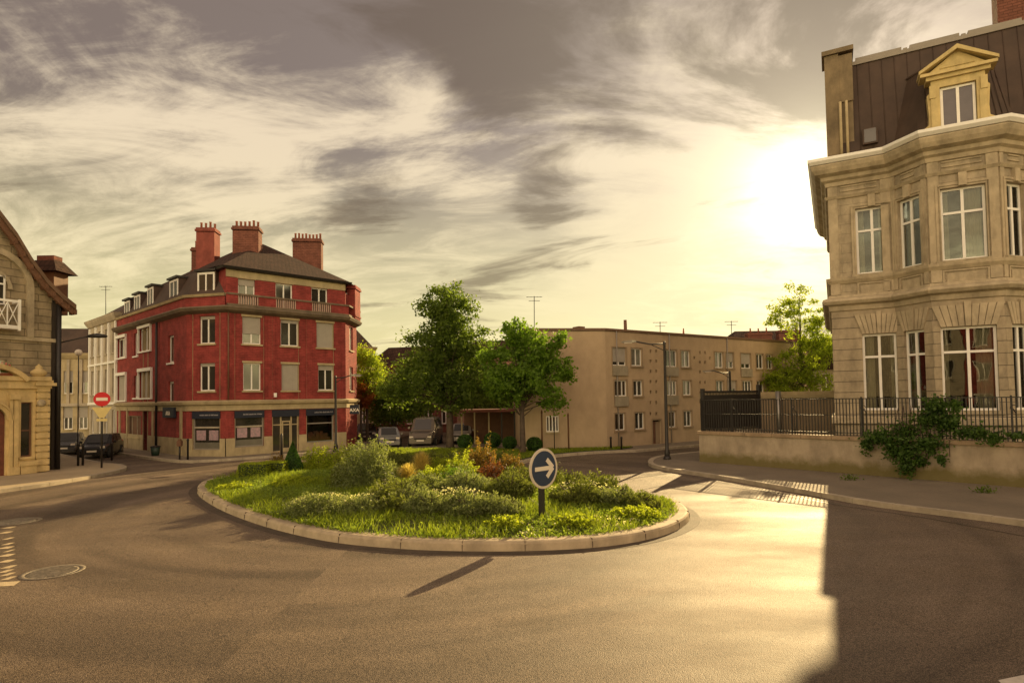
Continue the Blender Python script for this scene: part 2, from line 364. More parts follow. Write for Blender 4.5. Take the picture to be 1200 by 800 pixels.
def clumps(ells, ncl, per, spread, shell=.55):
    """ells: (cx,cy,cz,rx,ry,rz,weight)"""
    w = np.array([e[6] for e in ells], float); w /= w.sum(); out = []; cen = []
    for e, q in zip(ells, w):
        k = max(1, int(ncl*q)); d = RNG.normal(size=(k, 3)); d /= np.linalg.norm(d, axis=1)[:, None]
        r = (shell+(1-shell)*RNG.random(k))**.8; c = np.array(e[:3]) + d*np.array(e[3:6])*r[:, None]
        cen.append(c)
    cen = np.concatenate(cen)
    for c in cen:
        k = int(per*(.4+1.2*RNG.random())); s = spread*(.6+.8*RNG.random())
        out.append(c + RNG.normal(size=(k, 3))*np.array([s, s, s*.7]))
    return np.concatenate(out), cen

# ------------------------------------------------------------------ ground, road, pavements
def g2(p): return (p.x, p.y)
def crom(pts, per=6, closed=True):
    out = []; n = len(pts)
    for i in range(n if closed else n-1):
        p = [Vector(pts[(i+k-1) % n] if closed else pts[min(max(i+k-1, 0), n-1)]) for k in range(4)]
        for q in range(per):
            t = q/per; out.append(tuple(.5*((2*p[1])+(p[2]-p[0])*t+(2*p[0]-5*p[1]+4*p[2]-p[3])*t*t+(3*p[1]-p[0]-3*p[2]+p[3])*t**3)))
    if not closed: out.append(tuple(pts[-1]))
    return out
gr = MB().add([(-700,-300,-.03),(700,-300,-.03),(700,1200,-.03),(-700,1200,-.03)], [(0,1,2,3)]); struct('ground', gr, M_SOIL)

def asphalt_mat():
    m = bpy.data.materials.new('asphalt_road'); m.use_nodes = True; nt = m.node_tree; L = nt.links.new; b = nt.nodes['Principled BSDF']
    t = nt.nodes.new('ShaderNodeTexCoord')
    def nz(s, d=6, r=.6, sx=1, sy=1, rot=0):
        mp = nt.nodes.new('ShaderNodeMapping'); mp.inputs['Scale'].default_value = (sx, sy, 1); mp.inputs['Rotation'].default_value = (0, 0, rot); L(t.outputs['Object'], mp.inputs[0])
        n = nt.nodes.new('ShaderNodeTexNoise'); n.inputs['Scale'].default_value = s; n.inputs['Detail'].default_value = d; n.inputs['Roughness'].default_value = r; L(mp.outputs[0], n.inputs[0]); return n.outputs[0]
    def mr(f, a, b_, c=0, d=1):
        n = nt.nodes.new('ShaderNodeMapRange'); n.inputs[1].default_value = a; n.inputs[2].default_value = b_; n.inputs[3].default_value = c; n.inputs[4].default_value = d; L(f, n.inputs[0]); return n.outputs[0]
    def mx(f, a, c, bl='MIX'):
        n = nt.nodes.new('ShaderNodeMixRGB'); n.blend_type = bl
        for i, v in enumerate((f, a, c)):
            if isinstance(v, (int, float)): n.inputs[i].default_value = v
            elif isinstance(v, tuple): n.inputs[i].default_value = (*v, 1)
            else: L(v, n.inputs[i])
        return n.outputs[0]
    big = mr(nz(.22, 5, .6, .5, 1.4, .5), .36, .64)
    base = mx(big, (.125, .094, .069), (.215, .165, .120))
    # polished wheel tracks and old patches
    pat = mr(nz(.9, 7, .7), .46, .62); base = mx(pat, base, (.155, .116, .080))
    vor = nt.nodes.new('ShaderNodeTexVoronoi'); vor.inputs['Scale'].default_value = 85; L(t.outputs['Object'], vor.inputs[0])
    agg = mr(vor.outputs['Distance'], .05, .6, 2.2, .32)
    base = mx(1.0, base, agg, 'MULTIPLY')
    spk = mr(nz(30, 4, .75), .56, .66); base = mx(spk, base, (.25, .19, .13)); dks = mr(nz(17, 5, .8), .54, .64); base = mx(dks, base, (.075, .056, .040))
    # lanes polished by traffic turning round the island
    pc = nt.nodes.new('ShaderNodeVectorMath'); pc.operation = 'SUBTRACT'; L(t.outputs['Object'], pc.inputs[0]); pc.inputs[1].default_value = (-3.6, 19.5, 0)
    ps_ = nt.nodes.new('ShaderNodeSeparateXYZ'); L(pc.outputs[0], ps_.inputs[0])
    le = nt.nodes.new('ShaderNodeVectorMath'); le.operation = 'LENGTH'; L(pc.outputs[0], le.inputs[0])
    at = nt.nodes.new('ShaderNodeMath'); at.operation = 'ARCTAN2'; L(ps_.outputs[0], at.inputs[0]); L(ps_.outputs[1], at.inputs[1])
    cx = nt.nodes.new('ShaderNodeCombineXYZ'); L(le.outputs['Value'], cx.inputs[0]); L(at.outputs[0], cx.inputs[1])
    nl = nt.nodes.new('ShaderNodeTexNoise'); nl.inputs['Scale'].default_value = .75; nl.inputs['Detail'].default_value = 5; nl.inputs['Distortion'].default_value = .4; L(cx.outputs[0], nl.inputs[0])
    lane = mr(nl.outputs[0], .38, .62, .72, 1.32); base = mx(1.0, base, lane, 'MULTIPLY')
    oil = mr(nz(.6, 8, .75, 1.2, .8, 1.1), .60, .70, 1.0, .62); base = mx(1.0, base, oil, 'MULTIPLY')
    # hairline cracks
    v2 = nt.nodes.new('ShaderNodeTexVoronoi'); v2.feature = 'DISTANCE_TO_EDGE'; v2.inputs['Scale'].default_value = .16
    ds = nt.nodes.new('ShaderNodeVectorMath'); ds.operation = 'ADD'; L(t.outputs['Object'], ds.inputs[0])
    nd = nt.nodes.new('ShaderNodeTexNoise'); nd.inputs['Scale'].default_value = .9; nd.inputs['Detail'].default_value = 6; L(t.outputs['Object'], nd.inputs[0])
    sc_ = nt.nodes.new('ShaderNodeVectorMath'); sc_.operation = 'SCALE'; sc_.inputs['Scale'].default_value = 1.6; L(nd.outputs[1], sc_.inputs[0]); L(sc_.outputs[0], ds.inputs[1]); L(ds.outputs[0], v2.inputs[0])
    cr = mr(v2.outputs['Distance'], .0008, .003, .72, 1.0); base = mx(1.0, base, cr, 'MULTIPLY')
    L(base, b.inputs['Base Color'])
    L(mr(nz(.35, 5, .6, .5, 1.3, .4), .35, .65, .56, .72), b.inputs['Roughness']); b.inputs['Specular IOR Level'].default_value = .34
    bp = nt.nodes.new('ShaderNodeBump'); bp.inputs['Strength'].default_value = .8; bp.inputs['Distance'].default_value = .006; bp.invert = True; L(vor.outputs['Distance'], bp.inputs['Height'])
    bp2 = nt.nodes.new('ShaderNodeBump'); bp2.inputs['Strength'].default_value = .14; bp2.inputs['Distance'].default_value = .03; L(nz(1.6, 6, .6), bp2.inputs['Height']); L(bp.outputs[0], bp2.inputs['Normal'])
    L(bp2.outputs[0], b.inputs['Normal']); return m
rd = MB().add([(-90,-20,0),(90,-20,0),(90,110,0),(-90,110,0)], [(0,1,2,3)]); struct('road', rd, asphalt_mat())

def pad(name, poly, mtop, h=.13, kerbw=.22, kerb=True, curve=None, kl=None, kerbM=None):
    """raised pavement: top sheet and a bevelled kerb along 'kl' (indices of the kerb run)"""
    t = MB().prism(poly, -.02, h); struct(name, t, mtop)
    if kl is not None:
        k = MB(); line = kl
        k.sweep(line, [(.02, -.02), (.02, h+.006), (.0, h+.012), (-kerbw, h+.012), (-kerbw, -.02)])
        struct('kerb', k, kerbM or M_KERB); jb = MB(); acc = 0; prev = None
        for a, b in zip(kl, kl[1:]):
            a, b = Vector(a), Vector(b); d = b-a; l = d.length; d.normalize(); nr = Vector((d.y, -d.x)); q_ = 1.1-acc
            while q_ < l and (a+d*q_).length < 45:
                c_ = a+d*q_; M_ = Matrix(((d.x, nr.x, 0, c_.x), (d.y, nr.y, 0, c_.y), (0, 0, 1, 0), (0, 0, 0, 1))); jb.box(-.005, .005, -kerbw, .0215, -.0, h+.0135, M_); q_ += 1.1
            acc = (acc+l) % 1.1
        if jb.v: struct('kerb_joints', jb, M_JOINT)

# footprints used below
W0 = Vector((P(820, 544).x, P(820, 544).y)); W1 = Vector((P(1200, 576).x, P(1200, 576).y)); WD = (W1-W0).normalized(); W2 = W0 + WD*18
bl, ba, bb = Vector((-29.1, 44)), Vector((-19.1, 35)), Vector((-16.5, 34.4))
bc, bd, be, bf = Vector((-11.05, 39.66)), Vector((-11.05, 42.5)), Vector((-19.2, 49.9)), Vector((-22.6, 50.3))
G0 = Vector((5.66, 36)); GU = Vector((.832, .5547)); G1 = G0+GU*26; GL = Vector((.55, 35.4))

def gutter(line, closed=False):
    g_ = MB(); g_.sweep(line, [(.03, .002), (.03, .0045), (.30, .0045), (.30, .002)], closed=closed); struct('gutter', g_, mat('gutter_dirt', (.075, .057, .04), .75, .5, 1.6, .6, 60))
# right pavement (kerb runs along its near edge)
kr = [g2(P(*q)) for q in ((1460, 668), (1330, 640), (1200, 615), (1033, 593), (950, 578.5), (867, 564), (820, 556.5), (790, 552))]
kr = kr + [g2(P(771, 548)), g2(P(765, 544)), g2(P(770, 539)), g2(P(785, 535.5))]
krs = crom(kr, 4, False); kend = Vector(krs[-1]); kfar = kend + GU*34
krs2 = krs + [tuple(kfar)]
poly = krs2 + [tuple(kfar+Vector((8, -14))), (44, 30), (44, 4)]
pad('pavement', poly, M_PAVE, kl=krs2); gutter(krs2)
# left pavement by the stone house
kl_ = [g2(P(*q)) for q in ((-260, 618), (-120, 596), (0, 577.5), (60, 569), (115, 559), (140, 553.5), (148, 550), (141, 546.5), (120, 544.5))]
kls = crom(kl_, 4, False); e = Vector(kls[-1]); kls = kls + [tuple(e+Vector((-.743, .669))*22)]
pad('pavement', kls[::-1] + [(-60, 14)][:0] + [(-60, 15), (-60, 60)], mat('pale_pavement', (.42, .34, .22), .8, .15, .8, .4, 120, stain=.15), kl=kls[::-1] if False else kls)  # paler than the other pavements: sunlight put into the surface colour
# pavement round the red building
def offs(line, d):
    pts = [Vector(p) for p in line]; out = []
    for i in range(len(pts)):
        a = (pts[i]-pts[i-1]).normalized() if i else (pts[1]-pts[0]).normalized(); b = (pts[i+1]-pts[i]).normalized() if i < len(pts)-1 else a
        na, nb = Vector((a.y, -a.x)), Vector((b.y, -b.x)); m = (na+nb).normalized(); out.append(tuple(pts[i]+m*d/max(.4, m.dot(na))))
    return out
far_l = bl+Vector((-.743, .669))*40; far_r = bd+Vector((-.743, .669))*25
kb = crom(offs([far_l, bl, ba, bb, bc, bd, far_r], 1.5)[1:6], 3, False); kb = [tuple(far_l+Vector((-1.1, -1.1)))] + kb
pad('pavement', kb + [tuple(bd+Vector((3, 30))), tuple(far_l+Vector((5, 8)))], M_PAVE, kl=kb)
# lawn and pavement in front of the beige building
kg = [(-8.3, 37.5), (-8.6, 33), (-4.5, 28.9), g2(P(600, 552)), g2(P(611, 551)), g2(P(606, 546.5)), g2(P(625, 540)), g2(P(653, 535.5)), g2(P(700, 531.5)), g2(P(745, 529.8))]
kgs = crom(kg, 4, False); kg2 = kgs + [tuple(Vector(kgs[-1])+GU*32)]
pad('pavement', kg2 + [tuple(G1+Vector((2, 6))), (6, 44), (-8.3, 39)], M_PAVE, kl=kg2)
lw = [kgs[i] for i in range(0, len(kgs)-2)]
lawn_in = offs(lw, -.3)
lawnpoly = lawn_in + [g2(P(742, 526.8)), tuple(G0+Vector((.3, -.25))), (.55, 35.15), (-2, 36.5), (-7.8, 37.6)]
struct('lawn', MB().prism(lawnpoly, .0, .175), mat('lawn_earth', (.05, .065, .018), .95, .35, 2, .6, 30))
# garden behind the wall
struct('garden_ground', MB().prism([tuple(W0+Vector((.6, .2))), tuple(W2), (44, 6), (44, 50), (12, 33.2)], .0, .55), mat('garden_earth', (.07, .075, .03), .95, .3, 1, .5, 20))

# roundabout island
isl = [g2(P(*q)) for q in ((232, 575), (250, 592), (300, 613), (380, 633), (470, 642.5), (560, 645.5), (650, 644), (720, 638.5), (775, 627.5), (803, 614), (805, 603), (788, 592))]
isl = isl + [(4.0, 18.6), (2.9, 21.2), (.6, 24.0), (-2.6, 25.9), (-6.5, 26.8), (-10, 26.2), (-12.0, 24.4)]
ISL = crom(isl, 5, True)
ic = Vector((sum(p[0] for p in ISL)/len(ISL), sum(p[1] for p in ISL)/len(ISL)))
kk = MB(); kk.sweep(ISL, [(.03, -.02), (.01, .15), (-.02, .19), (-.06, .205), (-.36, .205), (-.38, -.02)], closed=True)
struct('kerb', kk, mat('island_kerb_stone', (.43, .35, .24), .75, .2, 2.5, .4, 60, stain=.3))
gutter(ISL, True)
# kerb joints: thin dark gaps between the stones
jt = MB(); acc = 0; 
for i in range(len(ISL)):
    a, b = Vector(ISL[i]), Vector(ISL[(i+1) % len(ISL)]); acc += (b-a).length
    if acc > 1.25:
        acc = 0; d = (b-a).normalized(); nrm = Vector((d.y, -d.x)); M = Matrix(((d.x, nrm.x, 0, a.x), (d.y, nrm.y, 0, a.y), (0, 0, 1, 0), (0, 0, 0, 1)))
        jt.box(-.005, .005, -.37, .004, .0, .2065, M); jt.box(-.005, .005, .0, .031, .0, .14, M)
struct('kerb_joints', jt, M_JOINT)
def island_z(x, y):
    dmin = min((Vector(p)-Vector((x, y))).length for p in ISL[::3]); return .17+.34*min(1, max(0, (dmin-.4)/4.0))**.8
soil = MB(); rings = [1.0, .93, .8, .6, .4, .2]
n = len(ISL); vs = []
for r in rings:
    for p in ISL:
        q = ic+(Vector(p)-ic)*r*.975; vs.append((q.x, q.y, .17 if r == 1 else island_z(q.x, q.y)))
fs = [(i*n+k, i*n+(k+1) % n, (i+1)*n+(k+1) % n, (i+1)*n+k) for i in range(len(rings)-1) for k in range(n)] + [tuple((len(rings)-1)*n+k for k in range(n))]
soil.add(vs, fs, None, True); struct('flower_bed', soil, M_SOIL)

# road details
def disc(x, y, r, z, m, name, label):
    t = thing(name, label, 'manhole cover', (x, y, z))
    mb = MB().lathe([(r, 0), (r, .006), (r*.82, .006), (r*.82, .0)], 32); obj('frame', mb, M_IRONR, t, Matrix.Translation((x, y, z)))
    c = MB().lathe([(r*.80, 0), (r*.80, .007)], 32)
    for i in range(-5, 6):
        w = math.sqrt(max(0, (r*.76)**2-(i*r*.14)**2))
        if w > 0: c.box(-w, w, i*r*.14-.012, i*r*.14+.012, .0065, .014)
    obj('lid', c, M_IRONR, t, Matrix.Translation((x, y, z)))
q = P(62, 670); disc(q.x, q.y, .52, .004, None, 'manhole_cover', 'round cast iron manhole cover in the foreground road, the nearer one')
q = P(18, 611); disc(q.x, q.y, .6, .004, None, 'manhole_cover', 'flat manhole cover at the left frame edge, above the dashed yellow marking')
pm = MB()
for i in range(13):
    y0 = 614+i*5.4; c = P(9+2.0*math.sin(i*2.3), y0+1.5*math.sin(i*5.1)); w = .04+.08*RNG.random()
    pm.prism([(c.x-w, c.y-.13), (c.x+w, c.y-.10), (c.x+w*.8, c.y+.12), (c.x-w*.7, c.y+.10)], .004, .0075)
c = P(9, 684); pm.prism([(c.x-.35, c.y-.2), (c.x+.2, c.y-.12), (c.x+.1, c.y+.15), (c.x-.3, c.y+.1)], .004, .0075)
struct('road_marking', pm, M_PAINT)
pm = MB(); pm.prism([g2(P(*q)) for q in ((1170, 797), (1205, 790), (1260, 797), (1220, 812), (1178, 806))], .004, .008); struct('road_marking', pm, mat('white_road_paint', (.6, .55, .48), .6, .15, 9))
ts = MB()
def seam(pts, w):
    pp = [P(*q) for q in pts]; pp = crom([(p.x, p.y) for p in pp], 6, False)
    ts.sweep(pp, [(-w, .003), (-w, .0065), (w, .0065), (w, .003)])
seam(((708, 567), (745, 560), (800, 552), (836, 547)), .035); seam(((728, 581), (770, 570), (830, 562)), .03)
seam(((835, 563), (900, 576), (985, 592), (1080, 606), (1200, 628)), .02)
struct('tar_seams', ts, M_TAR)

# ------------------------------------------------------------------ walls with openings, windows
def wall(parent, F, s0, s1, z0, z1, holes, m, name='wall', depth=.22, y0=0.0):
    xs = sorted({s0, s1, *[min(max(h[i], s0), s1) for h in holes for i in (0, 2)]}); zs = sorted({z0, z1, *[min(max(h[i], z0), z1) for h in holes for i in (1, 3)]})
    mb = MB(); inside = lambda x, z: any(h[0] < x < h[2] and h[1] < z < h[3] for h in holes)
    idx = {}
    vs = []
    def V(x, z):
        if (x, z) not in idx: idx[(x, z)] = len(vs); vs.append((x, y0, z))
        return idx[(x, z)]
    fs = []
    for i in range(len(xs)-1):
        for j in range(len(zs)-1):
            if not inside((xs[i]+xs[i+1])/2, (zs[j]+zs[j+1])/2): fs.append((V(xs[i], zs[j]), V(xs[i+1], zs[j]), V(xs[i+1], zs[j+1]), V(xs[i], zs[j+1])))
    mb.add(vs, fs)
    for a, b, c, d in holes:
        D = y0+depth
        mb.add([(a,y0,b),(c,y0,b),(c,y0,d),(a,y0,d),(a,D,b),(c,D,b),(c,D,d),(a,D,d)], [(0,1,5,4),(1,2,6,5),(2,3,7,6),(3,0,4,7)])
    me = bpy.data.meshes.new(name); me.from_pydata(mb.v, [], mb.f); me.validate()
    return obj(name, me, m, parent, F.M)

GLV_ = [M_DGLASS, M_DGLASS, mat('dark_glass_net', (.12, .11, .09), .12, .5, 2.5, spec=.8), mat('dark_glass_warm', (.06, .045, .03), .05, .6, 1.2, spec=.9)]
def window(parent, F, r, mf=None, mull=1, trans=None, glass=None, fw=.07, d0=.12, sill=True, sillm=None, shut=0.0, curt=None, name='window', y=0.0):
    a, b, c, d = r; mf = mf or M_WHITEP; mb = MB(); e = .002
    y0, y1 = y+d0, y+d0+.07
    mb.box(a+e, a+fw, y0, y1, b+e, d-e); mb.box(c-fw, c-e, y0, y1, b+e, d-e); mb.box(a+fw, c-fw, y0, y1, b+e, b+fw); mb.box(a+fw, c-fw, y0, y1, d-fw, d-e)
    w = c-a
    for k in range(mull):
        x = a+w*(k+1)/(mull+1); mb.box(x-fw*.55, x+fw*.55, y0-.012, y1-.01, b+fw, d-fw)
    if trans: 
        z = b+(d-b)*trans; mb.box(a+fw, c-fw, y0-.016, y1-.014, z-fw*.5, z+fw*.5)
    o = obj(name, mb, mf, parent, F.M)
    p = MB().box(a+fw*.5, c-fw*.5, y1-.035, y1-.027, b+fw*.5, d-fw*.5); obj('pane', p, glass or random.choice(GLV_), o, F.M)
    if shut > 0: s = MB().box(a+fw*.3, c-fw*.3, y0-.03, y0-.018, d-(d-b)*shut, d-.01); obj('roller_shutter', s, M_SHUT, o, F.M)
    if sill: s = MB().box(a-.08, c+.08, y-.09, y+d0+.01, b-.10, b-.003); obj('sill', s, sillm or M_CREAM, o, F.M)
    if curt:
        for x0, x1 in ((a+fw, a+fw+(w-2*fw)*curt[0]), (c-fw-(w-2*fw)*curt[1], c-fw)):
            if x1-x0 < .05: continue
            n = 24; vs = []; fs = []
            for i in range(n+1):
                x = x0+(x1-x0)*i/n; yy = y1+.16+.035*math.sin(i*1.9)+.02*math.sin(i*.7); pin = .0
                vs += [(x, yy, b+.02), (x, yy+.02, d-.02)]
            fs = [(2*i, 2*i+2, 2*i+3, 2*i+1) for i in range(n)]
            obj('curtain', MB().add(vs, fs, None, True), M_CURT, o, F.M)
    return o

# ------------------------------------------------------------------ red corner building
RB = thing('corner_building', 'red brick corner building with shopfronts, slate mansard and tall chimneys', 'building', (bb.x, bb.y, 0))
FL, FC, FM, FR = Fac(bl, ba), Fac(ba, bb), Fac(bb, bc), Fac(bc, bd)
ZP, ZL, ZC, ZA = 1.15, 3.1, 8.55, 11.0
def rects(F, lst): return [F.rect(*q) for q in lst]
# main face
mw2 = rects(FM, [(284, 373, 306, 404), (329, 375, 350, 405), (371, 377, 391, 407)])
mw1 = rects(FM, [(285, 426, 306, 458), (330, 426, 350, 457), (373, 428, 391, 457)])
zz2 = (sum(r[1] for r in mw2)/3, sum(r[3] for r in mw2)/3); zz1 = (sum(r[1] for r in mw1)/3, sum(r[3] for r in mw1)/3)
mw2 = [(r[0], zz2[0], r[2], zz2[1]) for r in mw2]; mw1 = [(r[0], zz1[0], r[2], zz1[1]) for r in mw1]
mwa = [(FM.px(x0, 340)[0], 8.95, FM.px(x1, 340)[0], 10.5) for x0, x1 in ((279, 299), (323, 343), (365, 384))]
shops = [(FM.px(275, 500)[0], .6, FM.px(309, 500)[0], 2.72), (FM.px(319, 500)[0], .14, FM.px(350, 500)[0], 2.72), (FM.px(359, 500)[0], .6, FM.px(391, 500)[0], 2.72)]
wall(RB, FM, 0, FM.L, ZL, ZC, mw2+mw1, M_BRICK)
wall(RB, FM, 0, FM.L, ZC, ZA, mwa, M_BRICK)
wall(RB, FM, 0, FM.L, ZP, ZL, [(r[0], max(r[1], ZP-1), r[2], r[3]) for r in shops], M_BRICK, depth=.3)
wall(RB, FM, 0, FM.L, 0, ZP, [(r[0], r[1], r[2], 9) for r in shops], M_CREAM, name='plinth', depth=.3, y0=-.05)
shutv = {(2, 0): .62, (2, 2): 1.0, (1, 1): 1.0, (2, 1): .12, (1, 2): .2}
for k, r in enumerate(mw2): window(RB, FM, r, shut=shutv.get((2, k), 0), sillm=M_CREAM)
for k, r in enumerate(mw1): window(RB, FM, r, shut=shutv.get((1, k), 0), sillm=M_CREAM)
for k, r in enumerate(mwa): window(RB, FM, r, sill=False, shut=.0 if k else .25)
for r in mw1+mw2+mwa: obj('lintel', MB().box(r[0]-.06, r[2]+.06, -.03, .05, r[3]+.003, r[3]+.13), M_CREAM, RB, FM.M)
# chamfer
cw = rects(FC, [(233.5, 373, 252, 404), (233.5, 427, 252, 459)]); cs = (FC.px(226, 500)[0], .5, FC.px(258, 500)[0], 2.72)
cw = [(cw[0][0], zz2[0], cw[0][2], zz2[1]), (cw[1][0], zz1[0], cw[1][2], zz1[1])]
wall(RB, FC, 0, FC.L, ZL, 9.35, cw, M_BRICK); wall(RB, FC, 0, FC.L, ZP, ZL, [(cs[0], 0, cs[2], cs[3])], M_BRICK, depth=.3)
wall(RB, FC, 0, FC.L, 0, ZP, [(cs[0], cs[1], cs[2], 9)], M_CREAM, name='plinth', depth=.3, y0=-.05)
for r in cw: window(RB, FC, r, shut=.12)
# left face
lwn = rects(FL, [(197, 393, 203.5, 425), (197, 447, 203.5, 473), (157, 390, 162, 417), (157, 440, 162, 466)])
lbig = rects(FL, [(163.5, 384, 177, 411), (163.5, 435, 178, 466), (137.8, 396, 148, 419), (137.8, 440, 148, 469)])
ldoor = FL.rect(168, 482, 173.5, 527); lwin = FL.rect(147, 487, 165, 512)
ldoor = (ldoor[0], .14, ldoor[2], 2.75)
wall(RB, FL, 0, FL.L, ZL, 9.35, lwn+lbig, M_BRICK); wall(RB, FL, 0, FL.L, ZP, ZL, [ldoor, lwin], M_BRICK); wall(RB, FL, 0, FL.L, 0, ZP, [(ldoor[0], ldoor[1], ldoor[2], 9)], M_CREAM, name='plinth', y0=-.05)
for i, r in enumerate(lwn): window(RB, FL, r, mull=0, fw=.1, sillm=M_WHITEP)
for i, r in enumerate(lbig): window(RB, FL, r, shut=1.0 if i in (1, 3) else .0, fw=.1, sillm=M_WHITEP)
window(RB, FL, lwin, mf=M_PALE, mull=2, shut=0, glass=M_BROWN)
obj('door', MB().box(ldoor[0], ldoor[2], .2, .26, ldoor[1], ldoor[3]), M_DARK, RB, FL.M)
for r in (lbig[0], lbig[1], lbig[2], lbig[3]):
    hd = MB().box(r[0]-.12, r[2]+.12, -.14, .02, r[3]+.004, r[3]+.22); hd.box(r[0]-.12, r[0]-.004, -.10, .02, r[1]-.1, r[3]+.003); hd.box(r[2]+.004, r[2]+.12, -.10, .02, r[1]-.1, r[3]+.003); obj('window_hood', hd, M_WHITEP, RB, FL.M)
for px_ in (141, 150, 180, 213): s_, _ = FL.px(px_, 505); obj('pilaster', MB().box(s_-.12, s_+.12, -.09, .0, .14, 2.95), M_CREAM, RB, FL.M)
# right chamfer + back
wr = [(FR.L*.35, zz2[0], FR.L*.65, zz2[1]), (FR.L*.35, zz1[0], FR.L*.65, zz1[1])]
wall(RB, FR, 0, FR.L, ZL, ZC, wr, M_BRICK); wall(RB, FR, 0, FR.L, ZC, 10.4, [], M_BRICK); wall(RB, FR, 0, FR.L, 0, ZL, [], M_BRICK)
for r in wr: window(RB, FR, r)
for a, b in ((bd, be), (be, bf), (bf, bl)):
    f = Fac(a, b); wall(RB, f, 0, f.L, 0, 11.0 if a == bd or a == be else 9.4, [], M_BRICK)
fs_ = Fac(bb+Vector((-.743, .669))*6, bb); wall(RB, fs_, 0, fs_.L, 8.5, 11.0, [], M_BRICK)
# cream band above shops, cornice, parapet coping, eaves
line = [tuple(p) for p in (bl, ba, bb, bc, bd)]
obj('shop_cornice', MB().sweep(line, [(0, 2.74), (.06, 2.76), (.06, 3.05), (.20, 3.12), (.24, 3.26), (.0, 3.36), (-.05, 3.36), (-.05, 2.74)]), M_CREAM, RB)
obj('upper_cornice', MB().sweep(line, [(0, 8.42), (.10, 8.46), (.32, 8.56), (.42, 8.72), (.36, 8.8), (-.05, 8.84), (-.05, 8.42)]), mat('dark_cornice', (.16, .12, .08), .8, .2, 1.5, stain=.4), RB)
obj('parapet', MB().sweep([tuple(p) for p in (bl, ba, bb)], [(.06, 8.84), (.06, 9.38), (-.05, 9.38), (-.05, 8.84)]), M_BRICK, RB)
obj('gutter', MB().sweep([tuple(p) for p in (bl, ba, bb+Vector((.02, .02)))], [(-.05, 9.38), (.16, 9.40), (.22, 9.54), (.0, 9.58), (-.1, 9.52)]), M_CREAM, RB)
obj('eaves_band', MB().sweep([tuple(p) for p in (bb, bc)], [(0, 10.52), (.04, 10.54), (.04, 10.94), (0, 10.96)]), M_CREAM, RB)
obj('eaves', MB().sweep([tuple(p) for p in (bb+Vector((-.743, .669))*3, bb, bc, bc+Vector((-.743, .669))*6)], [(-.1, 10.96), (.28, 10.98), (.34, 11.1), (-.1, 11.12)]), M_IRON, RB)
# balcony on the cornice
bal = MB(); oo = .30
bl2 = [tuple(p) for p in (bb, bc, bd)]
bal.sweep(bl2, [(oo, 8.82), (oo, 8.94), (oo-.14, 8.94), (oo-.14, 8.82)])
bal.sweep(bl2, [(oo+.03, 9.46), (oo+.03, 9.56), (oo-.17, 9.56), (oo-.17, 9.46)])
obj('balcony_rail', bal, MATS['dark_cornice'], RB)
wopen = [(a-.1, c+.1) for a, _, c, _ in mwa]
s = -.05; segs = []
for a, c in wopen: segs.append((s, a)); s = c
segs.append((s, FM.L+.1))
for a, c in segs: obj('balcony_panel', MB().box(a, c, -.28, -.18, 8.94, 9.46), M_BRICK, RB, FM.M)
for a, c in wopen:
    k = int((c-a)/.14)
    wm = MB()
    for i in range(k+1): x = a+.05+(c-a-.1)*i/k; wm.box(x-.032, x+.032, -.27, -.19, 8.94, 9.46)
    obj('balustrade', wm, mat('baluster_pink', (.40, .27, .22), .7, .1, 3), RB, FM.M)
# mansard, dormers
inn = .85
ms = MB().sweep([tuple(p) for p in (bl, ba, bb+Vector((.0, .0)))], [(-.02, 9.5), (-inn, 11.2), (-inn-.2, 11.2), (-.4, 9.5)]); obj('mansard', ms, M_ZINC, RB)
rf = MB(); Kp = offs([bl, ba, bb], -inn)
Z = lambda p, z: (p[0], p[1], z)
R1, R2, R0 = (-18.9, 41.0, 13.75), (-17.6, 42.2, 14.45), (-26.2, 47.2, 12.1)
o1 = offs([bb+Vector((-.743, .669))*6, bb, bc, bd, be, bf], .3)
vs = [Z(Kp[0], 11.15), Z(Kp[1], 11.2), Z(o1[1], 11.12), Z(o1[2], 11.12), Z(o1[3], 11.12), Z(o1[4], 11.12), Z(bf, 11.12), R0, R1, R2]
rf.add(vs, [(0, 1, 8), (0, 8, 7), (1, 2, 8), (2, 3, 9), (2, 9, 8), (3, 4, 9), (4, 5, 9), (5, 6, 7), (5, 7, 9), (7, 8, 9), (6, 0, 7)])
roof = obj('roof', rf, M_TILE, RB)
def chimney(par, cx, cy, w, d, z0, z1, ang, npots, m=None):
    M = Matrix.Translation((cx, cy, 0)) @ Matrix.Rotation(ang, 4, 'Z'); mb = MB()
    mb.box(-w/2, w/2, -d/2, d/2, z0, z1-.3); mb.box(-w/2-.07, w/2+.07, -d/2-.07, d/2+.07, z1-.26, z1-.12); mb.box(-w/2-.02, w/2+.02, -d/2-.02, d/2+.02, z1-.12, z1); mb.box(-w/2-.05, w/2+.05, -d/2-.05, d/2+.05, z0+.15, z0+.25)
    c = obj('chimney', mb, m or M_BRICKC, par, M)
    for i in range(npots):
        x = -w/2+w*(i+.5)/npots; h = .32+.14*random.random()
        obj('chimney_pot', MB().lathe([(.085, z1), (.07, z1+h), (.09, z1+h+.02), (.09, z1+h+.06), (.05, z1+h+.06)], 8, Matrix.Translation((x, 0, 0))), M_TERRA, c, M)
def chim_px(par, x0, x1, yt, yb, Y, ang, n, dpt=.8, m=None):
    a, b = A(x0, (yt+yb)/2, Y), A(x1, (yt+yb)/2, Y); zt = A((x0+x1)/2, yt, Y).z; zb = A((x0+x1)/2, yb, Y).z
    chimney(par, (a.x+b.x)/2, Y, (b.x-a.x)*.84, dpt, zb-1.2, zt, ang, n, m)
chim_px(roof, 232, 256, 269, 300, 40.5, .1, 4, 1.0, mat('chimney_soot_brick', (.24, .065, .05), .85, .3, 1.5, .3, 30, .3, stain=.3))
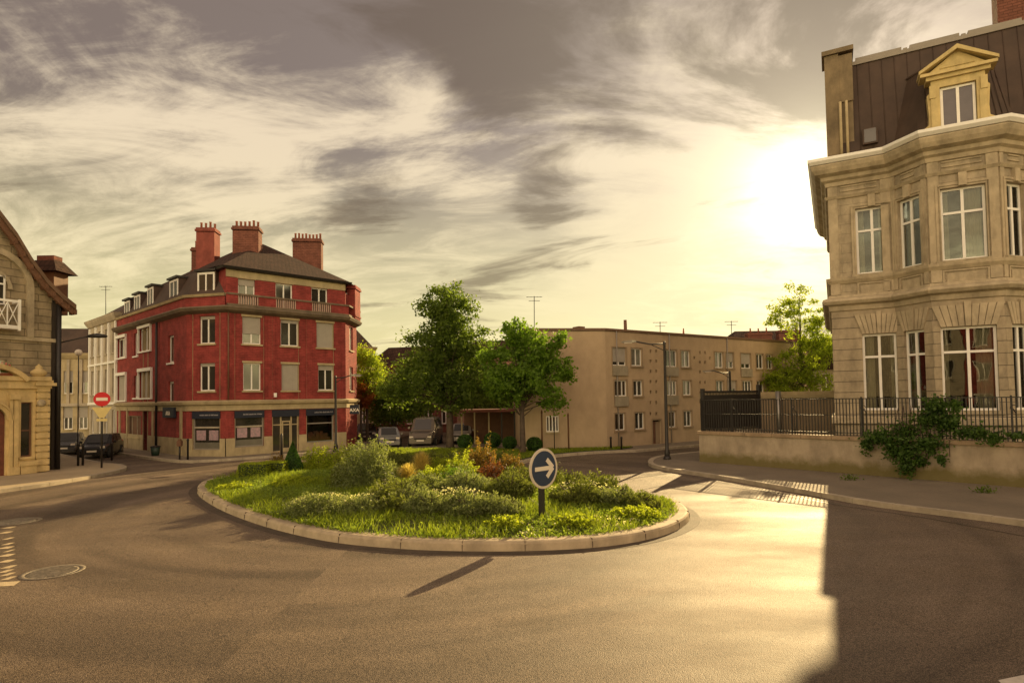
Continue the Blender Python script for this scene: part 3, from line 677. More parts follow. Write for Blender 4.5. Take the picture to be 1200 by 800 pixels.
chim_px(roof, 226, 234, 291, 302, 41.5, .1, 1, .6)
chim_px(roof, 273, 307, 267, 288, 39.6, .15, 6, .9)
chim_px(roof, 342, 380, 281, 309, 44.5, .15, 8, .9)
dm = M_WHITEP
chimney(RB, bc.x+.15, bc.y+1.6, .55, 1.4, 8.8, 11.1, 0, 0, M_BRICK)
def dormer_m(x0, x1, ytop, ybot, F, off=.25):
    a, zb_, = F.px(x0, ybot, off); b, _ = F.px(x1, ybot, off); _, zt_ = F.px((x0+x1)/2, ytop, off); a, b = min(a, b), max(a, b)
    mb = MB().box(a-.05, b+.05, off, off+1.2, 9.5, zt_); d = obj('dormer', mb, M_ZINC, RB, F.M)
    obj('dormer_roof', MB().box(a-.14, b+.14, off-.18, off+1.3, zt_, zt_+.12), M_IRON, d, F.M)
    r = (a, 9.62, b, zt_-.06); fr = MB()
    fr.box(a, a+.1, off-.05, off-.003, r[1], r[3]); fr.box(b-.1, b, off-.05, off-.003, r[1], r[3]); fr.box(a+.1, b-.1, off-.05, off-.003, r[3]-.12, r[3]); fr.box(a+.1, b-.1, off-.05, off-.003, r[1], r[1]+.08); mm = (a+b)/2; fr.box(mm-.04, mm+.04, off-.055, off-.003, r[1]+.08, r[3]-.12)
    obj('dormer_window', fr, dm, d, F.M); obj('dormer_pane', MB().box(a+.1, b-.1, off-.02, off-.01, r[1]+.08, r[3]-.12), M_DGLASS, d, F.M)
dormer_m(232, 252, 318, 344, FC, .22)
for x0, x1, yt in ((199.5, 209, 327), (173.5, 180, 336), (158, 164.5, 345), (146.5, 152.5, 352)): dormer_m(x0, x1, yt, yt+16, FL)
# shop fronts
def shopfront(F, r, kind):
    a, b, c, d = r; fr = MB(); y0 = .06
    fr.box(a, a+.07, y0, y0+.1, b, d-.42); fr.box(c-.07, c, y0, y0+.1, b, d-.42); fr.box(a+.07, c-.07, y0, y0+.1, b, b+.08); fr.box(a+.07, c-.07, y0, y0+.1, d-.95, d-.88)
    if kind == 'door':
        w = c-a; x0, x1 = a+w*.34, a+w*.72
        fr.box(x0-.05, x0+.03, y0-.01, y0+.09, b, d-.42); fr.box(x1-.03, x1+.05, y0-.01, y0+.09, b, d-.42)
    o = obj('shopfront', fr, M_GREYP if kind != 'door' else M_CREAM, RB, F.M)
    obj('pane', MB().box(a+.03, c-.03, y0+.05, y0+.06, b+.03, d-.42), GLASS if kind == 'show' else M_DGLASS, o, F.M)
    obj('fascia', MB().box(a-.02, c+.02, -.06, y0+.02, d-.42, d+.0), M_SIGNB, o, F.M)
    if kind == 'poster':
        w = c-a
        obj('stall_riser', MB().box(a+.07, c-.07, y0+.01, y0+.045, b+.08, b+.42), mat('frosted_panel', (.14, .13, .10), .5, .15, 2), o, F.M); obj('transom', MB().box(a+.07, c-.07, y0-.02, y0+.02, d-.98, d-.90), M_PALE, o, F.M)
        for t in (.27, .73):
            x = a+w*t; obj('poster', MB().box(x-.17*w, x+.17*w, y0+.02, y0+.032, b+.55, b+1.12), mat('poster_print', (.38, .34, .36), .5, .45, 9, col2=(.5, .3, .36)), o, F.M)
    if kind != 'door':
        lt = MB(); x = a+(c-a)*.28
        while x < c-.12:
            h = .05+.03*random.random(); lt.box(x, x+.028, -.068, -.061, d-.25, d-.25+h); x += .045+.03*(random.random() > .8)
        obj('fascia_lettering', lt, mat('fascia_letter', (.35, .33, .36), .5, .1, 4), o, F.M)
    else:
        w = c-a; x0, x1 = a+w*.37, a+w*.69; dd = MB().box(x0, x0+.07, y0-.04, y0-.012, b, b+1.9); dd.box(x1-.07, x1, y0-.04, y0-.012, b, b+1.9); dd.box(x0+.07, x1-.07, y0-.04, y0-.012, b+1.82, b+1.9); dd.box(x0+.07, x1-.07, y0-.04, y0-.012, b, b+.25)
        obj('shop_door', dd, M_CREAM, o, F.M)
    if kind == 'show':
        it = MB()
        for i in range(16):
            x = a+.15+(c-a-.3)*random.random(); w = .05+.1*random.random(); h = .1+.5*random.random(); it.box(x-w, x+w, .3+.1*random.random(), .5, b+.1, b+.1+h)
        obj('window_display', it, mat('display_goods', (.40, .28, .16), .7, .6, 3.5, col2=(.55, .16, .12)), o, F.M)
        obj('display_back', MB().box(a, c, .75, .8, b, d), M_DARK, o, F.M)
shopfront(FC, cs, 'poster'); shopfront(FM, shops[0], 'poster'); shopfront(FM, shops[1], 'door'); shopfront(FM, shops[2], 'show')
# the projecting name signs
def text(name, s, size, M, m, parent, ext=.006):
    cu = bpy.data.curves.new(name, 'FONT'); cu.body = s; cu.size = size; cu.extrude = ext; cu.align_x = 'CENTER'; cu.align_y = 'CENTER'; cu.offset = .008*size*3
    tmp = bpy.data.objects.new('tmp', cu); me = bpy.data.meshes.new_from_object(tmp); bpy.data.objects.remove(tmp); me.materials.clear(); me.materials.append(m); o = bpy.data.objects.new(name, me); place(o, parent, M); return o
FRONT = Matrix.Rotation(math.pi/2, 4, 'X')
s0, z0 = FL.px(192, 489, -.12); s1, z1 = FL.px(205, 477, -.12)
sg = obj('name_sign', MB().box(s0, s1, -.2, -.06, z0, z1), M_SIGNB, RB, FL.M)
text('sign_lettering', 'AXA', (z1-z0)*.55, FL.M @ Matrix.Translation(((s0+s1)/2, -.207, z0+(z1-z0)*.4)) @ FRONT, M_REFL, sg)
Fx = Fac((bc.x+.3, bc.y+.2), (bc.x+1.2, bc.y+.2)); s0, z0 = Fx.px(411, 485); s1, z1 = Fx.px(420, 474)
sg = obj('name_sign', MB().box(s0-.05, s1+.05, -.05, .05, z0, z1), M_SIGNB, RB, Fx.M)
text('sign_lettering', 'AXA', (z1-z0)*.5, Fx.M @ Matrix.Translation(((s0+s1)/2, -.056, (z0+z1)/2-.05)) @ FRONT, M_REFL, sg)
# downpipe
s_, _ = FL.px(186, 440); obj('downpipe', MB().tube([FL.w(s_, -.14, .15), FL.w(s_, -.14, 8.4)], .07, 8), M_IRON, RB)
s_, _ = FM.px(268, 440); obj('downpipe', MB().tube([FM.w(.12, -.08, 3.4), FM.w(.12, -.08, 8.45)], .045, 8), M_BROWN, RB)
# small wall lamp and plaques on the front
obj('wall_lamp', MB().box(*[FM.px(322, 464)[0]-.08, FM.px(322, 464)[0]+.08], -.12, 0, 3.5, 3.75), M_WHITEP, RB, FM.M)
# pilaster strips in the brick
mids = [0.02, (mw1[0][2]+mw1[1][0])/2, (mw1[1][2]+mw1[2][0])/2, FM.L-.32]
for i, x in enumerate(mids):
    ww = .3 if i in (0, 3) else .22; obj('brick_pilaster', MB().box(x if i in (0, 3) else x-ww, x+ww, -.04, 0, 3.37, 8.42), M_BRICK, RB, FM.M)
# TV aerial
def aerial(px_, yt, yb, Y, label):
    p0 = A(px_, yb, Y); p1 = A(px_, yt, Y); mb = MB().tube([p0-Vector((0, 0, .6)), p1], .025, 6)
    for k, (dz_, l) in enumerate(((.05, .5), (.3, .35))): mb.tube([p1+Vector((-l, 0, -dz_)), p1+Vector((l, 0, -dz_))], .015, 5)
    for i in range(5): x = -.4+.2*i; mb.tube([p1+Vector((x, -.15, -.05)), p1+Vector((x, .15, -.05))], .01, 4)
    tag(obj('roof_aerial', mb, M_IRON), label, 'aerial')

# ------------------------------------------------------------------ pale house next to it, far terrace
def simple_building(name, label, pts, H, m, wins, roofm=M_ZINC, roofz=1.5, cornice=True, front=0, cat='building'):
    """pts: footprint counter-clockwise seen from above starting with the street face (left end, right end)"""
    t = thing(name, label, cat, (pts[0][0], pts[0][1], 0)); n = len(pts)
    for i in range(n):
        f = Fac(pts[i], pts[(i+1) % n]); hs = wins(f) if i == front and wins else []
        wall(t, f, 0, f.L, 0, H, hs, m)
        for r in hs: window(t, f, r, mull=1, fw=.09, sillm=m, shut=0 if (int(r[0]*7) % 3) else .5)
    if cornice: obj('cornice', MB().sweep([tuple(p) for p in pts], [(0, H-.55), (.12, H-.5), (.3, H-.2), (.36, H), (-.1, H+.02), (-.1, H-.55)], closed=True), m, t)
    c = Vector((sum(p[0] for p in pts)/n, sum(p[1] for p in pts)/n))
    ins = [Vector(p)*.55+c*.45 for p in pts]; mb = MB(); mb.add([(p[0], p[1], H) for p in pts]+[(p[0], p[1], H+roofz) for p in ins], [tuple(range(n, 2*n))]+[(i, (i+1) % n, n+(i+1) % n, n+i) for i in range(n)]); obj('roof', mb, roofm, t)
    return t
su = Vector((-.743, .669)); nu = Vector((.669, .743))
def grid(cols, rows, z0=.9, dz=2.9, w=1.0, h=1.7, m0=.8):
    def fn(f):
        out = []
        for i in range(cols):
            x = m0+(f.L-2*m0-w)*i/max(1, cols-1)
            for j in range(rows): out.append((x, z0+dz*j, x+w, z0+dz*j+h))
        return out
    return fn
p1 = bl+su*7.6
PH = simple_building('terraced_house', 'pale narrow house with tall pilasters next to the red brick building', [tuple(p1), tuple(bl+su*.02), tuple(bl+nu*9), tuple(p1+nu*9)], 10.0, M_PALE, grid(4, 3, .9, 3.1, .8, 1.9, .5))
f = Fac(p1, bl)
for i in range(5): x = .1+(f.L-.45)*i/4; obj('pilaster', MB().box(x, x+.25, -.12, 0, 3.4, 9.4), M_WHITEP, PH, f.M)
obj('band', MB().box(0, f.L, -.14, 0, 3.2, 3.395), M_WHITEP, PH, f.M); obj('band', MB().box(0, f.L, -.135, 0, 6.3, 6.45), M_WHITEP, PH, f.M)
p2 = p1+su*.05; q0 = Vector((-41.5, 57)); q1 = Vector((-37.8, 57.8))
PT = simple_building('terraced_house', 'cream terrace house with dark roof closing the far end of the side street', [(-46, 56.6), (-39.2, 58.0), (-38, 66), (-47, 66)], 8.2, M_CREAM, grid(5, 2, .9, 3.4, .8, 2.2, .5), M_ZINC, 2.6)
fp = Fac((-46, 56.6), (-39.2, 58.0))
for i in range(7): x = .1+(fp.L-.4)*i/6; obj('pilaster', MB().box(x, x+.24, -.12, 0, 3.4, 7.6), M_PALE, PT, fp.M)
obj('band', MB().box(0, fp.L, -.2, 0, 3.1, 3.395), M_PALE, PT, fp.M)
simple_building('terraced_house', 'grey low house glimpsed above the parked cars in the side street', [(-39.6, 60.5), (-34.2, 60.5), (-34.2, 68), (-39.6, 68)], 6.2, M_PALE, grid(3, 2, .9, 2.8, .7, 1.6), M_TILE, 1.6)
aerial(124, 335, 366, 47, 'thin television aerial above the pale narrow house')

# ------------------------------------------------------------------ stone house at the left edge
h0 = Vector((-23.15, 27.0)); hu = Vector((.45, .893)).normalized()
hb = Vector((-23.15, 27.0))-hu*9; he = h0+hu*2.35
LH = thing('gabled_house', 'old stone house with steep curved gable roof at the left edge', 'house', (h0.x, h0.y, 0))
FH = Fac(hb, he); FB = Fac(he, he+Vector((-.8, .6))*10)
archs = FH.px(-12, 330)[0]
win_up = (FH.px(-30, 330)[0], FH.px(0, 352)[1], FH.px(8, 330)[0], FH.px(0, 322)[1])
# gable outline
gp = [FH.px(*q) for q in ((-30, 216), (0, 262), (20, 287), (38, 318), (56, 340), (70, 353))]
zE = gp[-1][1]
wall(LH, FH, 0, FH.L, 0, 6.3, [(FH.px(-30, 450)[0], 3.6, FH.px(8, 450)[0], 5.3)], M_LSTONE)
wall(LH, FB, 0, FB.L, 0, zE, [], M_LSTONE)
gpoly = [(0, 6.3), (FH.L, 6.3), (FH.L, zE)] + [(min(s, FH.L-.01*i), z) for i, (s, z) in enumerate(gp[::-1][1:])] + [(FH.px(-80, 150)[0], FH.px(-80, 150)[1]), (0, 11)]
obj('gable', MB().xprism(gpoly, .0, .3), M_LSTONE, LH, FH.M)
# string course, blind arch ring, window and balcony
obj('string_course', MB().box(FH.L-6, FH.L+.08, -.1, 0, 6.25, 6.42), M_TRIM, LH, FH.M)
cx_, cz_ = FH.px(-14, 345)
ar = MB()
for i in range(14):
    a0, a1 = math.pi*i/14, math.pi*(i+1)/14
    for r0, r1, y in ((1.45, 1.72, -.14), (.72, .88, -.1)):
        zc_ = cz_ + (.5 if r0 > 1 else .35)
        pts = [(cx_+r0*math.cos(a0), zc_+r0*math.sin(a0)), (cx_+r1*math.cos(a0), zc_+r1*math.sin(a0)), (cx_+r1*math.cos(a1), zc_+r1*math.sin(a1)), (cx_+r0*math.cos(a1), zc_+r0*math.sin(a1))]
        ar.xprism(pts, y, 0)
ar.box(cx_+1.45, cx_+1.72, -.14, 0, 6.42, cz_+.5); obj('blind_arch', ar, M_TRIM, LH, FH.M)
window(LH, FH, (cx_-.6, cz_-.4, cx_+.6, cz_+.95), y=-.2, d0=.1, sill=False, trans=.7)
bn = MB(); x1_, zb_ = FH.px(16, 388); x0_ = x1_-2.6; _, zt_ = FH.px(10, 353)
zb_ += .1
bn.box(x0_, x1_, -.62, -.55, zt_-.1, zt_); bn.box(x0_, x1_, -.62, -.55, zb_, zb_+.1); bn.box(x1_-.09, x1_, -.64, -.54, zb_-.12, zt_+.05); bn.box(x1_-.08, x1_-.01, -.54, .0, zt_-.1, zt_); bn.box(x1_-.08, x1_-.01, -.54, 0, zb_, zb_+.1)
k = 0
while x0_+k*.42 < x1_-.4:
    xa = x0_+k*.42
    for (a_, b_) in (((xa, zb_+.1), (xa+.42, zt_-.1)), ((xa, zt_-.1), (xa+.42, zb_+.1))):
        bn.tube([(a_[0], -.585, a_[1]), (b_[0], -.585, b_[1])], .022, 5)
    bn.box(xa-.02, xa+.02, -.61, -.56, zb_, zt_); k += 1
bn.box(x0_, x1_, -.62, 0, zb_-.06, zb_-.005); obj('balcony', bn, M_WHITEP, LH, FH.M)
# roof: rake following the curved line, thick overhang
rp = [FH.px(*q, -.5) for q in ((-80, 120), (-30, 196), (0, 247), (20, 273), (38, 303), (56, 327), (74, 345), (89, 357))]
rl = [(s, z-.24) for s, z in rp]; pol = rp + rl[::-1]
rr = obj('roof', MB().xprism(pol, -.55, 9.0), mat('roof_brown', (.13, .075, .045), .8, .25, 2, .3, 20), LH, FH.M)
br_ = MB()
rl2 = [(s-.1, z-.48) for s, z in rp]; br_.xprism([(s, z-.20) for s, z in rp]+rl2[::-1], -.45, -.30); obj('bargeboard', br_, M_BROWN, LH, FH.M)
cor = MB()
for i in range(9): 
    t = i/8; s_ = rp[3][0]+(rp[7][0]-rp[3][0])*t; z_ = np.interp(s_, [q[0] for q in rp], [q[1] for q in rp]); obj('rafter_end', MB().box(s_-.06, s_+.06, -.5, .0, z_-.48, z_-.24), M_BROWN, LH, FH.M)
# roof turret
tq = A(58, 330, 31.5); M = Matrix.Translation((tq.x, tq.y, 0)); zt = A(56, 303, 31.5).z; ze = A(60, 320, 31.5).z
tb = MB().box(-.62, .62, -.5, .5, ze-2.2, ze); dmr = obj('roof_dormer', tb, M_BROWN, LH, M)
obj('dormer_roof', MB().add([(-.95,-.8,ze-.02),(.95,-.8,ze-.02),(.95,.8,ze-.02),(-.95,.8,ze-.02),(-.5,-.35,ze+.62),(.5,-.35,ze+.62),(.5,.35,ze+.62),(-.5,.35,ze+.62)], [(3,2,1,0),(4,5,6,7),(0,1,5,4),(1,2,6,5),(2,3,7,6),(3,0,4,7)]), M_TILE, dmr, M)
obj('chimney', MB().box(-.45, .45, -.3, .3, ze+.5, zt+.1), M_BRICKC, dmr, M)
# downpipe at the corner
obj('downpipe', MB().tube([FH.w(FH.L-.1, -.16, .1), FH.w(FH.L-.1, -.16, zE-.2)], .11, 10), M_IRON, LH)
obj('corner_strip', MB().box(FH.L-.34, FH.L-.02, -.08, 0, .1, zE), M_DARK, LH, FH.M)
# ornate pavilion front attached at street level
GP = thing('stone_gateway', 'ornate pale gateway with arched door, banded pier and urn at the left edge', 'gateway', tuple(FH.w(FH.L-2, -.7, 0)))
FG = Fac(FH.w(0, -.75, 0), FH.w(FH.L, -.75, 0))
def gx(px_, py_=500): return FG.px(px_, py_)[0]
def gz(px_, py_): return FG.px(px_, py_)[1]
bandr = MB(); x0, x1 = gx(41.5), gx(57); ztop = gz(50, 452)
nb = 13
for i in range(nb):
    z0_ = .14+(ztop-.14)*i/nb; z1_ = .14+(ztop-.14)*(i+1)/nb; bandr.box(x0, x1, -.12, .75, z0_+.03, z1_-.03); bandr.box(x0+.05, x1-.05, -.07, .72, z0_-.03 if i else .14, z0_+.03)
obj('pier', bandr, M_GOLD, GP, FG.M, bevel=.012)
obj('pier_cap', MB().sweep([(x0, .0), (x1, .0)], [(.1, 0), (.1, .1)]) if False else MB().box(x0-.12, x1+.2, -.26, .75, ztop, ztop+.14).box(x0-.04, x1+.1, -.18, .7, ztop+.14, ztop+.26), M_GOLD, GP, FG.M)
xm = (x0+x1)/2-.1; zu = ztop+.26
obj('urn', MB().lathe([(.13, zu), (.10, zu+.08), (.16, zu+.14), (.30, zu+.28), (.33, zu+.40), (.20, zu+.5), (.13, zu+.56), (.15, zu+.62), (.06, zu+.70), (.01, zu+.76)], 18, Matrix.Translation((xm, .12, 0))), M_GOLD, GP, FG.M)
obj('rosette', MB().lathe([(.17, -.02), (.17, .05), (.10, .09), (.02, .10)], 14, Matrix.Translation((xm, -.12, gz(50, 472))) @ Matrix.Rotation(math.pi/2, 4, 'X')), M_TRIM, GP, FG.M)
# side wall with window
xw0, xw1 = gx(24.5), gx(38)
wall(GP, FG, gx(19), x0, .14, gz(30, 455), [(xw0, gz(30, 535), xw1, gz(30, 471))], M_GOLD)
window(GP, FG, (xw0, gz(30, 535), xw1, gz(30, 471)), mf=M_BROWN, mull=0, trans=.48, fw=.06, sill=True, sillm=M_GOLD)
obj('window_plinth', MB().box(xw0-.08, xw1+.1, -.22, -.002, .14, gz(30, 545)).box(xw0-.14, xw1+.16, -.28, -.002, gz(30, 545), gz(30, 540)), M_GOLD, GP, FG.M)
obj('entablature', MB().box(gx(-60), x1+.05, -.14, .74, gz(30, 455), gz(30, 446)).box(gx(-60), x1, -.24, .74, gz(30, 446), gz(30, 441)), M_GOLD, GP, FG.M)
# pilasters by the door and arched door
pil = MB(); 
for a_, b_ in ((9.5, 13.5), (14.5, 20)): pil.box(gx(a_), gx(b_), -.16, .0, .5, gz(15, 468))
pil.box(gx(8.5), gx(21), -.24, .0, .14, .5); pil.box(gx(8.5), gx(21), -.26, .0, gz(15, 468), gz(15, 462)); obj('pilasters', pil, M_GOLD, GP, FG.M, bevel=.01)
dc = gx(-14); rr_ = gx(7)-dc; zs = gz(3, 492)
am = MB(); am2 = MB(); N = 12
for i in range(N):
    a0, a1 = math.pi*i/N, math.pi*(i+1)/N
    for r0, r1, y in ((rr_, rr_+.16, -.1), (rr_+.16, rr_+.24, -.16)):
        am.xprism([(dc+r0*math.cos(a0), zs+r0*math.sin(a0)), (dc+r1*math.cos(a0), zs+r1*math.sin(a0)), (dc+r1*math.cos(a1), zs+r1*math.sin(a1)), (dc+r0*math.cos(a1), zs+r0*math.sin(a1))], y, 0)
    # curved pediment above
    R = rr_+1.0; b0, b1 = math.pi*(.22+.56*i/N), math.pi*(.22+.56*(i+1)/N); zz = gz(0, 440)-R*.86+.1
    am2.xprism([(dc+R*math.cos(b0), zz+R*math.sin(b0)), (dc+(R+.2)*math.cos(b0), zz+(R+.2)*math.sin(b0)), (dc+(R+.2)*math.cos(b1), zz+(R+.2)*math.sin(b1)), (dc+R*math.cos(b1), zz+R*math.sin(b1))], -.34, .1)
obj('door_arch', am, M_GOLD, GP, FG.M); obj('pediment', am2, M_GOLD, GP, FG.M)
dd = MB().box(dc-rr_, dc+rr_, .12, .2, .14, zs); dd.xprism([(dc+rr_*math.cos(math.pi*i/N), zs+rr_*math.sin(math.pi*i/N)) for i in range(N+1)], .12, .2); obj('door', dd, mat('red_wood_door', (.13, .035, .02), .5, .25, 3), GP, FG.M)
fw_ = MB(); fw_.box(dc+rr_, gx(9.5), -.02, .7, .14, gz(15, 455)); obj('wall', fw_, M_GOLD, GP, FG.M)
tp = MB().box(gx(-60), gx(20), .0, .74, zs+rr_, gz(15, 455)+.02); obj('wall', tp, M_GOLD, GP, FG.M)
# flower box on top
fb = thing('flower_box', 'flower box with red and pink blooms on top of the gateway', 'flower box', tuple(FG.w(gx(10), .3, gz(10, 441))))
obj('box', MB().box(gx(1), gx(15), .05, .3, gz(10, 441)+.003, gz(10, 441)+.16), M_TERRA, fb, FG.M)
C = np.array([tuple(FG.w(gx(1)+(gx(15)-gx(1))*random.random(), .17+.1*random.gauss(0, 1), gz(10, 441)+.2+.12*abs(random.gauss(0, 1)))) for i in range(420)])
obj('foliage', npmesh('flowers_foliage', leaves(C[:260], .09), 4, leafmat('leaf_box', (.05, .09, .02), (.10, .16, .03))), None, fb)
obj('blooms', npmesh('flowers_blooms', leaves(C[260:]+np.array([0, 0, .08]), .08, aspect=1), 4, leafmat('bloom_red', (.45, .03, .05), (.6, .15, .2), .3)), None, fb)

# ------------------------------------------------------------------ beige apartment block
BB = thing('apartment_block', 'long beige three storey apartment block with small square vents', 'building', (G0.x, G0.y, 0))
FG2, FGL = Fac(G0, G1), Fac(GL, G0)
HB = 7.2
top = [(717.5, 408, 733.5, 428), (739.5, 408, 752, 429), (779.5, 410, 793, 430), (798, 411, 808.5, 430), (837.5, 412, 847.5, 431), (850.5, 412, 859.5, 431), (868, 414, 879.5, 431), (886, 415, 894.5, 432), (898, 415.5, 905, 432)]
mid = [(720, 448, 734.5, 465.5), (742, 447, 753, 464.5), (781.5, 447, 793, 464), (800, 446.5, 810, 463.5), (839, 446, 848, 462), (852, 446, 863, 462), (870, 445.5, 881, 460), (887, 445, 895, 460)]
bot = [(720.5, 485, 732.5, 504), (744, 484, 755, 503), (783.5, 482.5, 792, 501), (801, 481, 810.5, 500), (839, 479, 848, 496), (852, 479, 862, 496)]
def lev(F, lst):
    r = [F.rect(*q) for q in lst]; b = sorted(x[1] for x in r)[len(r)//2]; t = sorted(x[3] for x in r)[len(r)//2]; return [(x[0], b, x[2], t) for x in r]
tw, mw, bw = lev(FG2, top), lev(FG2, mid), lev(FG2, bot)
vents = []
for px_ in (762.5, 769.2):
    for py_ in (411.5, 423, 435, 447, 459, 471.5, 484.5): vents.append(FG2.px(px_, py_))
for px_ in (820.5, 826.3):
    for py_ in (413, 424.5, 435.5, 448, 460, 471): vents.append(FG2.px(px_, py_))
vents += [FG2.px(813.7, 419), FG2.px(832, 419.5)]
vh = [(s-.085, z-.10, s+.085, z+.10) for s, z in vents]
gdoor = (FG2.px(764.5, 508)[0], .14, FG2.px(774.5, 508)[0], FG2.px(769, 492)[1])
wall(BB, FG2, 0, FG2.L, 0, HB, tw+mw+bw+vh+[gdoor], M_BEIGE, depth=.18)
wl = FGL.rect(640, 487, 655, 506); wall(BB, FGL, 0, FGL.L, 0, HB, [wl], M_BEIGE, depth=.18)
f3 = Fac(G0+GU*26, G0+GU*26+Vector((-.5547, .832))*9); wall(BB, f3, 0, f3.L, 0, HB, [], M_BEIGE); f4 = Fac(G0+GU*26+Vector((-.5547, .832))*9, GL+Vector((-.5, 9))); wall(BB, f4, 0, f4.L, 0, HB, [], M_BEIGE); f5 = Fac(GL+Vector((-.5, 9)), GL); wall(BB, f5, 0, f5.L, 0, HB, [], M_BEIGE)
obj('vent_backing', MB().box(.1, FG2.L-.1, .185, .2, .1, HB-.1), M_DARK, BB, FG2.M)
for lst, pan in ((tw, (0, 2, 6)), (mw, (0, 2, 6)), (bw, ())):
    for i, r in enumerate(lst):
        sh = {0: .8, 1: .0, 6: .7, 5: .6}.get(i, .0) if lst is not bw else 0
        window(BB, FG2, r, mull=2 if i in pan and lst is mw else 1, fw=.055, d0=.08, shut=sh if lst is tw or i == 5 else 0, sill=i not in pan, sillm=M_BEIGE2)
        fr = MB(); e = .07
        fr.box(r[0]-e, r[0]-.001, -.035, 0, r[1]-.04, r[3]+e); fr.box(r[2]+.001, r[2]+e, -.035, 0, r[1]-.04, r[3]+e); fr.box(r[0], r[2], -.035, 0, r[3]+.001, r[3]+e); obj('window_surround', fr, M_BEIGE2, BB, FG2.M)
        if i in pan:
            bp_ = MB().box(r[0]-.04, r[2]+.04, -.13, -.037, r[1]-.62, r[1]-.02); obj('balcony_panel', bp_, mat('balcony_grey', (.30, .26, .19), .7, .15, 2, stain=.3), BB, FG2.M)
window(BB, FGL, wl, mull=3, fw=.07, d0=.05)
obj('door', MB().box(gdoor[0]+.04, gdoor[0]+(gdoor[2]-gdoor[0])*.5, .1, .15, .14, gdoor[3]-.1), M_BROWN, BB, FG2.M)
obj('door_panel', MB().box(gdoor[0]+(gdoor[2]-gdoor[0])*.53, gdoor[2]-.04, .08, .13, .14, gdoor[3]-.1), M_BEIGE2, BB, FG2.M)
obj('door_surround', MB().box(gdoor[0]-.1, gdoor[0]-.002, -.06, 0, .14, gdoor[3]+.1).box(gdoor[2]+.002, gdoor[2]+.1, -.06, 0, .14, gdoor[3]+.1).box(gdoor[0]-.002, gdoor[2]+.002, -.06, 0, gdoor[3]+.002, gdoor[3]+.1), M_BEIGE2, BB, FG2.M)
ring = [tuple(p) for p in (GL, G0, G1, G1+Vector((-.5547, .832))*9, GL+Vector((-.5, 9)))]
obj('roof', MB().prism(ring, HB-.05, HB+.02), M_BEIGE2, BB)
obj('roof_edge', MB().sweep(ring, [(-.15, HB+.0), (.07, HB+.01), (.07, HB+.14), (-.15, HB+.14)], closed=True), mat('roof_edge', (.16, .09, .055), .7, .2, 2), BB)
for s_ in (.9, 5.6, 11.6): obj('downpipe', MB().tube([FG2.w(s_, -.05, .15), FG2.w(s_, -.05, HB)], .04, 6), M_GREYP, BB)
rv = MB()
def onroof(px_, w, h, d=.6, back=1.6, m=M_GREYP, nm='roof_vent'):
    s_, _ = FG2.px(px_, 390, back); obj(nm, MB().box(s_-w/2, s_+w/2, back, back+d, HB, HB+h), m, BB, FG2.M)
onroof(682, .5, .4, m=M_BROWN); s_, _ = FG2.px(733, 388, 1.5)
obj('flue', MB().tube([FG2.w(s_, 1.5, HB), FG2.w(s_, 1.5, HB+1.0)], .11, 8), M_BROWN, BB)
for a_, w_ in ((786, 1.4), (813, 1.2)): onroof(a_, w_, .35)
obj('flue', MB().tube([FG2.w(FG2.px(801, 390, 1.5)[0], 1.5, HB), FG2.w(FG2.px(801, 390, 1.5)[0], 1.5, HB+.75)], [.1, .04], 8), M_TERRA, BB)
aerial(773.5, 377, 392, 41, 'short aerial on the flat roof above the street lamp arm')
aerial(857, 376, 397, 44, 'hair thin aerial on the flat roof near the weeping birch')
aerial(626, 347, 387, 37, 'tall television aerial rising behind the smaller round tree')
# roofs and chimneys beyond it
FBt = thing('distant_house', 'house with brick chimneys peeping over the flat roof beside the weeping birch', 'house', (26, 60, 0))
obj('wall', MB().box(22.5, 31, 60, 68, 0, 8), M_BRICKC, FBt); obj('roof', MB().add([(22,59.5,8),(31.5,59.5,8),(31.5,68.5,8),(22,68.5,8),(24,64,10),(29.5,64,10)], [(0,1,5,4),(1,2,5),(2,3,4,5),(3,0,4)]), M_TILE, FBt)
chimney(FBt, 24.6, 59.3, 2.4, .7, 7.5, 9.3, 0, 3); chimney(FBt, 27.6, 59.3, 2.2, .7, 7.5, 9.5, 0, 3)
HR = thing('distant_house', 'white house with dark tiled roof half hidden between birch and villa', 'house', (24.5, 44, 0))
FHR = Fac((24.2, 48.0), (30.4, 47.0)); hw = [(.6, 3.3, 1.4, 4.8), (2.0, 3.3, 2.8, 4.8), (3.6, 3.3, 4.4, 4.8)]
wall(HR, FHR, 0, FHR.L, 0, 5.2, hw, M_PALE)
for r in hw: window(HR, FHR, r)
obj('roof', MB().xprism([(-.4, 5.1), (FHR.L+.4, 5.1), (FHR.L-.6, 7.6), (.8, 7.6)], -.3, 5), M_TILE, HR, FHR.M)

# ------------------------------------------------------------------ villa on the right
V0 = Vector((14.0, 26.0)); VU = Vector((.88, -.474)).normalized(); VN = Vector((-VU.y, VU.x))  # VN points back
def rot2(v, a): return Vector((v.x*math.cos(a)-v.y*math.sin(a), v.x*math.sin(a)+v.y*math.cos(a)))
v1 = V0+VU*2.35; v2 = v1+rot2(VU, -rad(45))*1.59; v3 = v2+VU*2.25; v4 = v3+rot2(VU, rad(45))*1.59; v5 = v4+VU*7
VB = v5+VN*11; VA = V0+VN*11
VI = thing('corner_villa', 'tall ornate stone villa with canted bay, dark mansard and yellow dormer', 'house', (V0.x, V0.y, 0))
fp = [Fac(V0, v1), Fac(v1, v2), Fac(v2, v3), Fac(v3, v4), Fac(v4, v5), Fac(v5, VB), Fac(VB, VA), Fac(VA, V0)]
ZS, ZT = 7.0, 13.1
up = [fp[0].rect(1005.5, 243, 1040, 320), fp[1].rect(1062, 230, 1085, 312), fp[2].rect(1112, 215, 1161, 303)]
